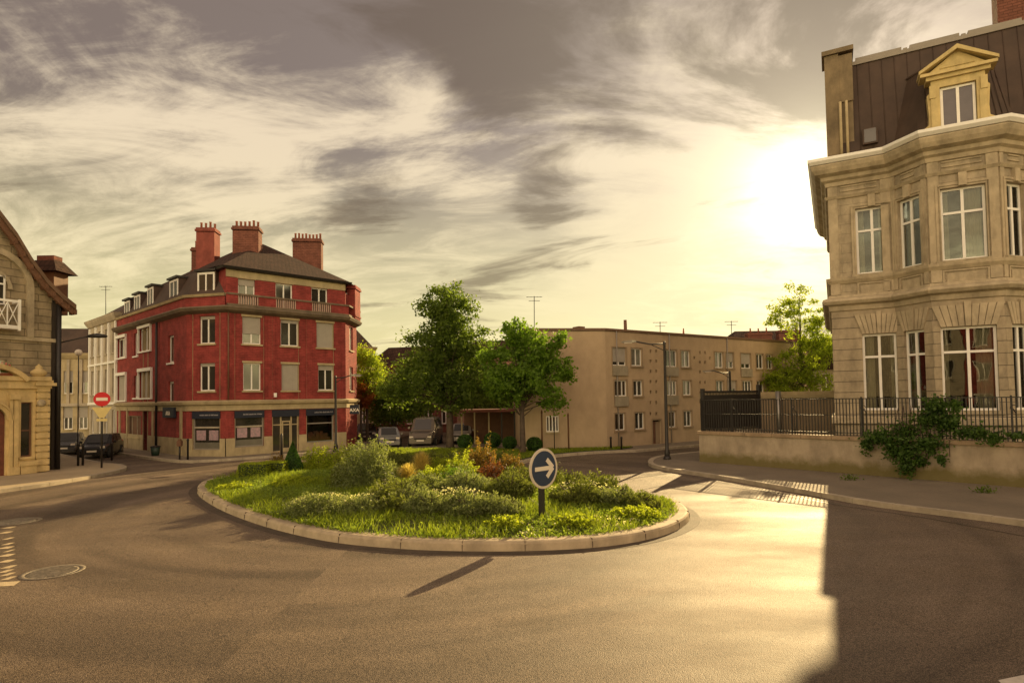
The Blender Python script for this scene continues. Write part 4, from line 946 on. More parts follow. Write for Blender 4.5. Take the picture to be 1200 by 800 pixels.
lo = [fp[0].rect(1014, 391, 1050, 476), fp[1].rect(1073, 386, 1094, 476), fp[2].rect(1119, 380, 1181, 478)]
uz = (sum(r[1] for r in up)/3, sum(r[3] for r in up)/3); lz = (2.45, sum(r[3] for r in lo)/3)
fix = lambda r, z: (r[0], z[0], r[2], z[1])
cent = lambda r, F: (F.L/2-(r[2]-r[0])/2, r[1], F.L/2+(r[2]-r[0])/2, r[3])
up = [(r[0]-.07, r[1], r[2]+.07, r[3]) for r in up]; lo = [(r[0]-.07, r[1], r[2]+.07, r[3]) for r in lo]
U = [fix(r, uz) for r in up]; Lo = [fix(r, lz) for r in lo]
U = [U[0], cent(U[1], fp[1]), cent(U[2], fp[2])]; Lo = [Lo[0], cent(Lo[1], fp[1]), cent(Lo[2], fp[2])]
holes_u = {0: [U[0]], 1: [U[1]], 2: [U[2]], 3: [U[1]], 4: [(1.0, uz[0], 2.3, uz[1]), (4.2, uz[0], 5.5, uz[1])]}
holes_l = {0: [Lo[0]], 1: [Lo[1]], 2: [Lo[2]], 3: [Lo[1]], 4: [(1.0, lz[0], 2.3, lz[1]), (4.2, lz[0], 5.5, lz[1])]}
for i, f in enumerate(fp):
    wall(VI, f, 0, f.L, 0, ZS, holes_l.get(i, []), M_RUST, depth=.28); wall(VI, f, 0, f.L, ZS, ZT, holes_u.get(i, []), M_STONE, depth=.28)
# rooms behind glass
for i in (0, 1, 2, 3, 4):
    f = fp[i]
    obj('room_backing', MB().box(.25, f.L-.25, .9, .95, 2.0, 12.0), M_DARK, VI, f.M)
    cu = {0: (.34, .12), 1: (.12, .12), 2: (.12, .34), 3: (.12, .12), 4: (.2, .2)}[i]
    for r in holes_u.get(i, []):
        window(VI, f, r, mull=1, trans=.66, glass=GLASS, fw=.09, d0=.13, sill=False, curt=(.22, .26) if i != 2 else (.16, .42))
    for r in holes_l.get(i, []):
        window(VI, f, r, mull=1, trans=.70, glass=GLASS, fw=.09, d0=.13, sill=False, curt=cu)
# moulded surrounds and keystone voussoirs
for i in (0, 1, 2, 3, 4):
    f = fp[i]
    for (a, b, c, d) in holes_u.get(i, []):
        e = .16; su_ = MB(); pn = MB()
        for o_, t_ in ((.0, -.05), (.085, -.08)):
            w_ = .08; su_.box(a-o_-w_, a-o_-.002, t_, 0, b-.05, d+o_+w_); su_.box(c+o_+.002, c+o_+w_, t_, 0, b-.05, d+o_+w_); su_.box(a-o_, c+o_, t_, 0, d+o_+.002, d+o_+w_)
        su_.box((a+c)/2-.13, (a+c)/2+.13, -.15, 0, d+.02, d+.52)
        su_.box(a-.2, c+.2, -.14, .2, b-.16, b-.002)
        pn.box(a-.02, c+.02, -.05, 0, b-.98, b-.92); pn.box(a-.02, c+.02, -.05, 0, b-.42, b-.36); pn.box(a-.02, a+.04, -.05, 0, b-.92, b-.42); pn.box(c-.04, c+.02, -.05, 0, b-.92, b-.42); pn.box(a+.12, c-.12, -.03, 0, b-.84, b-.5)
        obj('window_surround', su_, M_TRIM, VI, f.M); obj('wall_panel', pn, M_TRIM, VI, f.M)
    for (a, b, c, d) in holes_l.get(i, []):
        obj('sill', MB().box(a-.14, c+.14, -.08, .2, b-.14, b-.002), M_TRIM, VI, f.M); vo = MB()
        n = 7 if c-a < 1.2 else 9; zb2, zt2 = d+.012, d+.85
        ex = .28
        for k in range(n):
            t0, t1 = k/n, (k+1)/n; g_ = .012
            a0 = a+(c-a)*t0+g_; a1 = a+(c-a)*t1-g_; b0 = a-ex+(c-a+2*ex)*t0+g_; b1 = a-ex+(c-a+2*ex)*t1-g_
            hh = zt2+(.1 if k == n//2 else 0); vo.xprism([(a0, zb2), (a1, zb2), (b1, hh), (b0, hh)], -.05 if k != n//2 else -.10, .0)
        obj('voussoirs', vo, M_TRIM, VI, f.M)
vl = [tuple(p) for p in (VA, V0, v1, v2, v3, v4, v5)]
vl2 = vl
obj('string_course', MB().sweep(vl, [(0, 6.72), (.06, 6.76), (.10, 6.95), (.26, 7.02), (.34, 7.14), (.30, 7.24), (.10, 7.32), (.08, 7.42), (0, 7.44)]), M_TRIM, VI)
obj('sill_course', MB().sweep(vl, [(0, uz[0]-.36), (.05, uz[0]-.34), (.14, uz[0]-.2), (.16, uz[0]-.1), (0, uz[0]-.06)]), M_TRIM, VI)
obj('lintel_course', MB().sweep(vl, [(0, uz[1]+.52), (.06, uz[1]+.54), (.12, uz[1]+.66), (.0, uz[1]+.70)]), M_TRIM, VI)
obj('plinth_course', MB().sweep(vl, [(0, 1.9), (.12, 1.9), (.12, 2.15), (0, 2.25)]), M_TRIM, VI)
obj('main_cornice', MB().sweep(vl, [(0, 12.2), (.06, 12.22), (.10, 12.38), (.22, 12.46), (.26, 12.6), (.46, 12.70), (.56, 12.86), (.62, 13.02), (.58, 13.08), (0, 13.14)]), M_TRIM, VI)
obj('gutter', MB().sweep(vl, [(.30, 13.09), (.62, 13.10), (.72, 13.22), (.72, 13.34), (.66, 13.36), (.30, 13.30)]), M_WHITEP, VI)
# frieze blocks and quoins
fz = MB(); 
for i in (0, 1, 2, 3, 4):
    f = fp[i]
    for x in (.02, f.L-.38): obj('corner_strip', MB().box(x, x+(.36 if f.L > 2 else .2) , -.05, 0, 7.45, 12.2, Matrix.Translation((0 if x < .1 or f.L > 2 else .16, 0, 0))), M_TRIM, VI, f.M)
    fr = MB(); fr.box(.5, f.L-.5, -.04, 0, 11.93, 11.99) ; fr.box(.5, f.L-.5, -.04, 0, 12.12, 12.17)
    obj('frieze', fr, M_TRIM, VI, f.M)
# mansard
def seamed(mb, line, z0, z1, i0, i1, step=.45):
    """standing seams on a sloping band"""
    a0, a1 = offs(line, -i0), offs(line, -i1)
    for (p, q, r, s_) in zip(a0, a0[1:], a1, a1[1:]):
        p, q, r, s_ = (Vector((*p, z0)), Vector((*q, z0)), Vector((*r, z1)), Vector((*s_, z1))); n = max(1, int((q-p).length/step))
        nn = (q-p).cross(r-p).normalized(); nn = nn if nn.dot(CAMP-p) > 0 else -nn
        for k in range(n+1): t = k/n; mb.tube([p.lerp(q, t)+nn*.01, r.lerp(s_, t)+nn*.01], .018, 4)
straight = [tuple(p) for p in (VA, V0, v5+VU*.0)]
straight = [tuple(p) for p in (VA, V0, V0+VU*13.0)]
mm_ = MB().sweep(straight, [(-.15, 13.14), (-1.05, 17.9), (-1.6, 17.9), (-.8, 13.14)]); mans = obj('mansard', mm_, M_ZINC, VI)
sm_ = MB(); seamed(sm_, [tuple(V0+VU*1.35), straight[2]], 13.14, 17.9, .15, 1.05); obj('roof_seams', sm_, M_ZINC, VI)
bayl = [tuple(p) for p in (v1-VU*.0, v2, v3, v4)]
bm_ = MB(); b0 = offs([v1, v2, v3, v4], -.15); bt = [Vector(p)+VN*.75+ (ic-ic) for p in offs([v1, v2, v3, v4], -.5)]; zt_ = 16.6
bt[0] = bt[0]+VU*.25; bt[3] = bt[3]-VU*.25
vs = [Z(p, 13.14) for p in b0]+[Z(p, zt_) for p in bt]+[Z(Vector(b0[0])+VN*1.5, zt_), Z(Vector(b0[3])+VN*1.5, zt_)]
bm_.add(vs, [(0, 1, 5, 4), (1, 2, 6, 5), (2, 3, 7, 6), (4, 5, 6, 7), (4, 7, 9, 8), (0, 4, 8), (3, 9, 7)])
obj('bay_roof', bm_, M_ZINC, VI)
sm_ = MB()
for (i, j) in ((0, 1), (2, 3)):
    p, q, r, s_ = Vector(vs[i]), Vector(vs[j]), Vector(vs[i+4]), Vector(vs[j+4])
    for k in range(5): t = k/4; sm_.tube([p.lerp(q, t), r.lerp(s_, t)], .022, 4)
for a_, b_ in ((4, 5), (5, 6), (6, 7), (8, 4)): sm_.tube([vs[a_], vs[b_]], .06, 6)
obj('roof_seams', sm_, M_ZINC, VI)
obj('ridge_flashing', MB().sweep(straight, [(-.98, 17.86), (-.98, 18.02), (-1.9, 18.02), (-1.9, 17.86)]), M_GREYP, VI)
rg = MB(); fs0 = Fac(V0, V0+VU)
x = 1.3
while x < 11: rg.box(x, x+1.75, 1.2, 1.5, 18.02, 18.26); rg.box(x+1.8, x+1.95, 1.1, 1.6, 18.02, 18.14); x += 2.05
obj('ridge_caps', rg, M_GREYP, VI, fs0.M)
obj('roof_top', MB().prism([tuple(p) for p in (V0+VN*1.5+VU*1.2, V0+VU*12+VN*1.5, V0+VU*12+VN*10, V0+VN*10+VU*1.2)], 17.8, 18.0), M_ZINC, VI)
# chimney stack at the left end
ck = MB(); ck.box(.06, .62, .25, 1.5, 13.3, 18.2); ck.box(.62, 1.12, .35, 1.5, 13.3, 18.1); ck.box(-.04, 1.2, .15, 1.6, 18.2, 18.40); ck.box(.6, 1.14, .28, .35, 16.0, 18.1)
obj('chimney', ck, mat('chimney_render', (.20, .15, .09), .85, .25, 1.2, .3, 20, stain=.35), VI, fs0.M)
obj('flue_pipe', MB().tube([fs0.w(.62, .22, 13.3), fs0.w(.62, .22, 16.0)], .06, 8), M_CREAM, VI)
obj('flue_pipe', MB().tube([fs0.w(.86, .22, 13.3), fs0.w(.86, .22, 16.0)], .06, 8), M_CREAM, VI)
chimney(VI, *(V0+VU*7.3+VN*2.2), 1.6, .9, 17.8, 20.6, math.atan2(VU.y, VU.x), 3, M_BRICKC)
s_, z_ = fs0.px(1019, 163, .55); sk = obj('skylight', MB().box(s_-.28, s_+.28, .12, .7, z_-.35, z_+.35), M_ZINC, VI, fs0.M); obj('pane', MB().box(s_-.22, s_+.22, .10, .118, z_-.29, z_+.29), mat('skylight_glass', (.10, .09, .09), .15, .1, 2), sk, fs0.M)
# the stone dormer over the bay
fd = fp[2]; cxd = fd.L/2; dw = 1.28; zd0, zd1 = 13.3, 15.55; ow0, ow1 = cxd-.58, cxd+.58
dmb = MB(); yF = .02
dmb.box(cxd-.86, ow0, yF, yF+.5, zd0, 15.45); dmb.box(ow1, cxd+.86, yF, yF+.5, zd0, 15.45); dmb.box(ow0, ow1, yF, yF+.5, 15.15, 15.45)
dmb.box(cxd-1.15, ow0, yF-.1, yF+.4, zd0-.02, zd0+.14); dmb.box(ow1, cxd+1.15, yF-.1, yF+.4, zd0-.02, zd0+.14); dmb.box(ow0, ow1, yF-.1, yF+.4, zd0-.02, zd0+.06)
for sgn in (-1, 1):  # scroll consoles
    pts = [(cxd+sgn*.86, zd0+.14), (cxd+sgn*1.2, zd0+.14), (cxd+sgn*1.14, zd0+.3), (cxd+sgn*.97, zd0+.42), (cxd+sgn*.95, zd0+.8), (cxd+sgn*1.0, zd0+1.6), (cxd+sgn*.86, zd0+1.75)]
    dmb.xprism(pts if sgn > 0 else pts[::-1], yF+.02, yF+.34)
    dmb.box(*(sorted((cxd+sgn*.70, cxd+sgn*.92))), yF-.06, yF, zd0+1.45, zd0+1.95)
    dmb.box(*(sorted((cxd+sgn*.66, cxd+sgn*.88))), yF-.03, yF, zd0+.3, zd0+1.45)
dmb.box(cxd-1.02, cxd+1.02, yF-.1, yF+.5, 15.45, 15.6); dmb.box(cxd-1.22, cxd+1.22, yF-.22, yF+.5, 15.6, 15.72)
ap = 16.62
dmb.xprism([(cxd-1.0, 15.72), (cxd+1.0, 15.72), (cxd, ap-.16)], yF-.02, yF+.5)
for sgn in (-1, 1):
    q_ = [(cxd+sgn*1.26, 15.72), (cxd+sgn*1.26, 15.84), (cxd, ap), (cxd, ap-.17)]; dmb.xprism(q_, yF-.24, yF+.5)
dmb.xprism([(cxd-.55, 15.86), (cxd+.55, 15.86), (cxd, 16.24)], yF-.05, yF-.02)
dr = obj('dormer', dmb, M_DORM, VI, fd.M)
window(dr, fd, (ow0+.02, zd0+.08, ow1-.02, 15.14), mull=1, fw=.09, d0=.12, sill=False, name='dormer_window', y=yF, glass=mat('dormer_glass', (.09, .075, .085), .2, .15, 2))
obj('dormer_cheeks', MB().xprism([(cxd-.95, 13.2), (cxd+.95, 13.2), (cxd+.95, 15.7), (cxd, 16.4), (cxd-.95, 15.7)], yF+.5, 2.0), M_ZINC, dr, fd.M)

# ------------------------------------------------------------------ wall and railing in front of the villa
SW = thing('boundary_wall', 'low rendered boundary wall with mossy foot below the iron railing', 'wall', (W0.x, W0.y, 0))
FW = Fac(W0, W2); zc0, zc1 = 1.40, 1.55
obj('wall_face', MB().box(0, FW.L, 0, .35, .0, zc0), M_WALL, SW, FW.M)
cp = MB(); x = -.08
while x < FW.L: cp.box(x, min(x+1.18, FW.L), -.07, .42, zc0, zc1); x += 1.19
obj('coping', cp, mat('coping_stone', (.33, .24, .15), .8, .2, 2, .4, 40, stain=.4), SW, FW.M, bevel=.012)
rs = MB().box(.0, .35, .36, 5.6, 0, zc0) ; obj('return_wall', rs, M_WALL, SW, FW.M)
FE = thing('iron_railing', 'dark iron railing with close upright bars on top of the boundary wall', 'railing', tuple(FW.w(0, .17, zc1)))
bars = MB(); x = .1; zt_ = 2.96
while x < FW.L: bars.box(x-.015, x+.015, .156, .186, zc1, zt_); x += .118
obj('bars', bars, M_IRON, FE, FW.M)
obj('rails', MB().box(0, FW.L, .150, .192, zt_, zt_+.035).box(0, FW.L, .153, .189, zc1+.10, zc1+.13).box(0, FW.L, .153, .189, zc1+.78, zc1+.80), M_IRON, FE, FW.M)
for px_ in (822, 858, 928, 1010, 1100, 1186, 1270):
    s_, _ = FW.px(px_, 490, .17); pb = MB().box(s_-.025, s_+.025, .13, .21, zc1, zt_+.08)
    pb.tube([(s_, .2, zt_-.3), (s_+.06, .42, zt_-.5), (s_+.03, .5, zc1+.35), (s_, .45, zc1)], .018, 5); pb.tube([(s_+.05+.09*math.cos(t), .17, zt_-.32+.09*math.sin(t)) for t in np.linspace(0, 5.5, 9)], .012, 4)
    obj('post', pb, M_IRON, FE, FW.M)
# iron gate panel on the return, second wall in the garden with its pipe
GT = thing('iron_gate', 'tall dark iron gate panel at the left corner of the railing', 'gate', tuple(FW.w(0, .3, zc1)))
gb = MB(); y = .3
while y < 5.4: gb.box(.05, .09, y, y+.03, zc1-.1, 3.35); y += .13
gb.box(.04, .1, .25, 5.5, 3.3, 3.4); gb.box(.04, .1, .25, 5.5, 1.75, 1.8); obj('bars', gb, M_IRON, GT, FW.M)
obj('backing_sheet', MB().box(.1, .12, .3, 5.4, 1.6, 3.2), M_IRON, GT, FW.M); obj('gate_post', MB().box(.0, .16, .2, .34, zc1+.0, 3.5), M_IRON, GT, FW.M); obj('gate_post', MB().box(.0, .16, 5.4, 5.55, .6, 3.7), M_IRON, GT, FW.M)
GW = thing('garden_wall', 'brown garden wall with pale coping behind the railing, left of the villa', 'wall', (10.4, 32, 0))
obj('wall_face', MB().box(10.3, 18.6, 32, 32.3, 0, 2.98), M_BEIGE2, GW); obj('coping', MB().box(10.2, 18.7, 31.9, 32.4, 2.98, 3.12), M_CREAM, GW)
obj('upper_ledge', MB().box(10.3, 18.6, 32.45, 32.9, 2.9, 3.32), M_CREAM, GW); q = A(912, 480, 31.85)
obj('downpipe', MB().tube([(q.x, 31.8, .5), (q.x, 31.8, 3.35)], .14, 10), M_GALV, GW)

# ------------------------------------------------------------------ street furniture
def post_lamp(px_, base, ztop, al, Y=None, label='', hv=(-1, .12), flip=False):
    b = P(*base) if Y is None else Vector((A(px_, 500, Y).x, Y, 0)); t = thing('street_lamp', label, 'street lamp', (b.x, b.y, .13), 'street lamps')
    H = ztop; M = Matrix.Translation((b.x, b.y, 0)); hd = Vector((hv[0], hv[1], 0)).normalized()
    obj('pole', MB().lathe([(.13, .13), (.13, .5), (.09, .6), (.075, 2.5), (.06, H-.05), (.075, H), (.03, H+.12)], 12), M_IRON, t, M)
    obj('base_collar', MB().lathe([(.19, .13), (.19, .18), (.14, .3)], 12), M_IRON, t, M)
    arm = MB().tube([(0, 0, H-.02), hd*al*.5+Vector((0, 0, H-.02)), hd*al+Vector((0, 0, H+.12))], .035, 8); arm.tube([(0, 0, H-.35), hd*al*.45+Vector((0, 0, H-.06))], .022, 6); obj('arm', arm, M_IRON, t, M)
    ang = math.atan2(hd.y, hd.x); HM = M @ Matrix.Translation(hd*al+Vector((0, 0, H+.12))) @ Matrix.Rotation(ang, 4, 'Z')
    hm = MB().add([(0,-.07,.05),(0,.07,.05),(0,.06,-.03),(0,-.06,-.03),(.22,-.15,.08),(.22,.15,.08),(.22,.14,-.05),(.22,-.14,-.05),(.62,-.13,.05),(.62,.13,.05),(.62,.12,-.04),(.62,-.12,-.04),(.72,-.05,.01),(.72,.05,.01),(.72,.05,-.02),(.72,-.05,-.02)],
        [(3,2,1,0)]+[(i,i+1,i+5,i+4) if k < 3 else (i,i-3,i+1,i+4) for j in range(3) for k,i in enumerate(range(j*4, j*4+4))]+[(12,13,14,15)])
    h = obj('lamp_head', hm, M_GALV, t, HM); obj('lens', MB().box(.2, .58, -.11, .11, -.075, -.048), M_REFL, h, HM)
    return t
post_lamp(781, (782, 541), 5.75, 1.35, None, 'tall dark street lamp with one arm on the kerb corner by the railing')
post_lamp(857, None, 4.55, .9, 36.5, 'smaller dark street lamp seen behind the railing, in front of the long block')
post_lamp(393.5, None, 4.65, .9, 36.6, 'thin street lamp with short arm before the right shop window of the red building', (1, .3))
# wall lamp on the stone house
WL = thing('wall_lantern', 'street lamp on a long bracket from the left stone house corner', 'street lamp', tuple(FH.w(FH.L, 0, 6.0)))
a0 = FH.w(FH.L-.05, 0, 0); a0 = Vector((a0.x, a0.y, A(70, 402, a0.y).z)); a1 = A(108, 393.5, 29.6)
obj('arm', MB().tube([a0, a0.lerp(a1, .6)+Vector((0, 0, .02)), a1], .035, 6), M_IRON, WL); obj('lamp_head', MB().lathe([(.02, .12), (.20, .06), (.26, -.02), (.22, -.08), (.02, -.1)], 14, Matrix.Translation(a1+Vector((.25, 0, 0))) @ Matrix.Diagonal((2.0, 1, 1, 1))), M_IRON, WL)
GLB = thing('globe_lamp', 'white globe lamp on a post in the side street beside the pale house', 'street lamp', (A(92, 500, 38).x, 38, .1))
q = A(92, 413, 38); obj('pole', MB().tube([(q.x, q.y, .1), (q.x, q.y, q.z-.18)], .028, 8), M_IRON, GLB); obj('globe', MB().lathe([(.21*math.sin(t), -.21*math.cos(t)) for t in np.linspace(.1, 3.04, 10)], 14, Matrix.Translation(q)), M_REFL, GLB)
GLB = thing('globe_lamp', 'small white globe lamp showing at the right edge of the round tree', 'street lamp', (A(648.5, 500, 34.4).x, 34.4, .1))
q = A(648.5, 453.5, 34.4); obj('pole', MB().tube([(q.x, q.y, .1), (q.x, q.y, q.z-.1)], .025, 8), M_IRON, GLB); obj('globe', MB().lathe([(.16*math.sin(t), -.16*math.cos(t)) for t in np.linspace(.1, 3.04, 10)], 14, Matrix.Translation(q)), M_REFL, GLB)

# the direction sign on the island
q = P(637.5, 613, .2); sx, sy = q.x, q.y
KS = thing('direction_sign', 'round blue sign with white arrow pointing right on the island', 'sign', (sx, sy, .17))
cz = A(637.5, 548.5, sy).z; rS = .48
# seen slightly from the side: the disc is turned
MS = Matrix.Translation((sx, sy, 0)) @ Matrix.Rotation(rad(44), 4, 'Z')
def disc_y(mb, r, y0, y1, seg=40, cx=0, z=0):
    mb.xprism([(cx+r*math.cos(2*math.pi*i/seg), z+r*math.sin(2*math.pi*i/seg)) for i in range(seg)], y0, y1); return mb
obj('post', MB().box(-.055, .055, .01, .12, .15, cz+.35), M_IRON, KS, MS)
pn_ = obj('sign_plate', disc_y(MB(), rS, -.03, .0, 48, 0, cz), mat('sign_rim', (.62, .55, .45), .45, .08, 4), KS, MS)
obj('blue_disc', disc_y(MB(), rS*.87, -.036, -.031, 48, 0, cz), mat('road_sign_blue', (.020, .036, .085), .4, .1, 4), KS, MS)
ar_ = MB(); L_ = rS*.66
ar_.box(-L_, L_*.72, -.041, -.037, cz-.05, cz+.05)
for sgn in (-1, 1): 
    tx, tz = L_*.98, cz; bx, bz = L_*.30, cz+sgn*L_*.66; dxx, dzz = tx-bx, tz-bz; l = math.hypot(dxx, dzz); nx, nz = -dzz/l*.055, dxx/l*.055
    ar_.xprism([(bx+nx, bz+nz), (bx-nx, bz-nz), (tx-nx+dxx*.0, tz-nz), (tx+nx, tz+nz)], -.0415-.0006*(sgn > 0), -.037)
obj('arrow', ar_, M_REFL, KS, MS)
# no entry sign
q = P(119, 548, .13); NE = thing('no_entry_sign', 'red no entry disc above a cream triangle on a dark post', 'sign', (q.x, q.y, .13)); M = Matrix.Translation((q.x, q.y, 0)) @ Matrix.Rotation(rad(30), 4, 'Z')
zr = A(120, 467.5, q.y).z; r_ = .345
obj('post', MB().lathe([(.045, .13), (.045, zr+.3)], 10), M_IRON, NE, M)
obj('red_disc', disc_y(MB(), r_, -.075, -.05, 40, 0, zr), M_RED, NE, M); obj('white_bar', MB().box(-r_*.68, r_*.68, -.081, -.076, zr-.075, zr+.075), M_REFL, NE, M)
zt2 = A(120, 476, q.y).z; obj('triangle', MB().xprism([(-.40, zt2-.04), (.40, zt2-.04), (.10, zt2-.56), (-.10, zt2-.56)], -.07, -.05), mat('cream_plate', (.62, .50, .20), .5, .1, 4), NE, M)
obj('small_plate', MB().box(-.22, .22, -.07, -.05, zt2-.72, zt2-.60), mat('cream_plate', (.62, .50, .20), .5, .1, 4), NE, M)
# bollards
def bollard(px_, py_, h, label, r=.055):
    q = P(px_, py_, .13); t = thing('bollard', label, 'bollard', (q.x, q.y, .13), 'street bollards'); M = Matrix.Translation((q.x, q.y, 0))
    obj('post', MB().lathe([(r, .12), (r, .13+h-.12), (r*1.3, .13+h-.10), (r*1.3, .13+h-.04), (r*.6, .13+h)], 10), M_IRON, t, M)
for px_, py_, h, lb in ((91.5, 545.5, 1.15, 'left of the two dark bollards before the parked cars'), (97, 545, 1.1, 'right of the two dark bollards before the parked cars'), (220, 538.5, 1.15, 'slim dark bollard on the pavement left of the first poster window'),
        (131, 539, 1.0, 'dark bollard at the far left end of the red building pavement'), (716, 526.5, .75, 'left of the two thin bollards before the beige wall'), (728.5, 526.5, .75, 'right of the two thin bollards before the beige wall')):
    bollard(px_, py_, h, lb)
q = P(210.5, 538, .13); t = thing('parking_meter', 'dark parking meter on the pavement by the brick corner', 'meter', (q.x, q.y, .13)); M = Matrix.Translation((q.x, q.y, 0)); obj('post', MB().lathe([(.05, .13), (.05, .85)], 8), M_IRON, t, M); obj('head', MB().box(-.13, .13, -.1, .1, .85, 1.15).box(-.08, .08, -.08, .08, 1.15, 1.25), M_BROWN, t, M, bevel=.02)
q = A(330, 520, 33.4); tag(obj('slim_post', MB().lathe([(.07, .1), (.07, 1.35), (.03, 1.45)], 10), M_IRON, None, Matrix.Translation((q.x, q.y, 0))), 'stout dark post in front of the shop door of the red building', 'post')
q = P(182, 533.5, .13); t = thing('litter_bin', 'dark green bin against the side wall of the brick building', 'bin', (q.x, q.y, .13)); M = Matrix.Translation((q.x, q.y, .13)); obj('body', MB().lathe([(.2, 0), (.26, .5)], 12), mat('bin_green', (.015, .035, .025), .5), t, M); obj('lid', MB().lathe([(.28, .505), (.28, .55), (.1, .6)], 12), M_IRON, t, M)
for px_, Y, zt_, lb in ((635, 34.2, 2.5, 'dark slim post just left of the barred beige window'), (666, 34.6, 2.3, 'dark slim post standing before the plain beige wall')):
    q = A(px_, 500, Y); tag(obj('slim_post', MB().lathe([(.05, .1), (.045, zt_-.2), (.06, zt_-.15), (.03, zt_)], 8), M_BROWN, None, Matrix.Translation((q.x, Y, 0))), lb, 'post')

# shelter seen between the trees
SHp = A(572, 500, 43); SH = thing('shop_canopy', 'flat reddish canopy on slim posts between the two trees', 'canopy', (SHp.x, 43, .0)); M = Matrix.Translation((SHp.x, 43, 0))
obj('roof', MB().box(-1.9, 2.0, -1.2, 1.2, 2.25, 2.45), mat('canopy_red', (.20, .07, .05), .7, .2, 2), SH, M)
for x in (-1.8, -.9, .1, 1.0, 1.9): obj('post', MB().box(x-.05, x+.05, -1.1, -1.0, 0, 2.25), M_CREAM if x < 1 else M_IRON, SH, M)
obj('back_panel', MB().box(-1.8, 1.9, 1.0, 1.1, 0, 2.2), M_BROWN, SH, M)

# distant terraces closing the square
simple_building('distant_building', 'pinkish house with pale window band rising behind the canopy', [(-5.2, 56), (2.5, 56), (2.5, 64), (-5.2, 64)], 7.2, mat('pink_render', (.33, .19, .14), .85, .12, 1, stain=.3), grid(5, 2, .6, 3.2, .9, 1.7), M_TILE, 1.6)
simple_building('distant_building', 'brown brick house hidden behind the taller tree', [(-14.8, 60), (-5.3, 58), (-5.3, 66), (-14.8, 68)], 6.6, M_BRICKC, grid(5, 2, .8, 2.9, .9, 1.6), M_TILE, 2)
simple_building('distant_building', 'cream sunlit house beyond the right end of the red building', [(-16.4, 51.5), (-13.0, 56), (-15.5, 60), (-20, 54)], 8.2, M_CREAM, grid(3, 3, .8, 2.6, .8, 1.5), M_TILE, 1.6)
simple_building('distant_building', 'grey house far behind the left end of the beige block', [(3, 60), (12, 60), (12, 68), (3, 68)], 6.0, M_PALE, None, M_TILE, 1.5)

simple_building('town_house', 'red brick house across the square mirrored in the villa windows', [(22, -15), (4, -15), (4, -25), (22, -25)], 13.5, M_BRICK, grid(6, 4, .9, 3.1, 1.2, 2.0), M_TILE, 5)
simple_building('town_house', 'pale town house across the square next to the mirrored brick house', [(3.9, -15), (-14, -15), (-14, -25), (3.9, -25)], 11.0, M_PALE, grid(5, 3, .9, 3.3, 1.2, 2.0), M_TILE, 3)
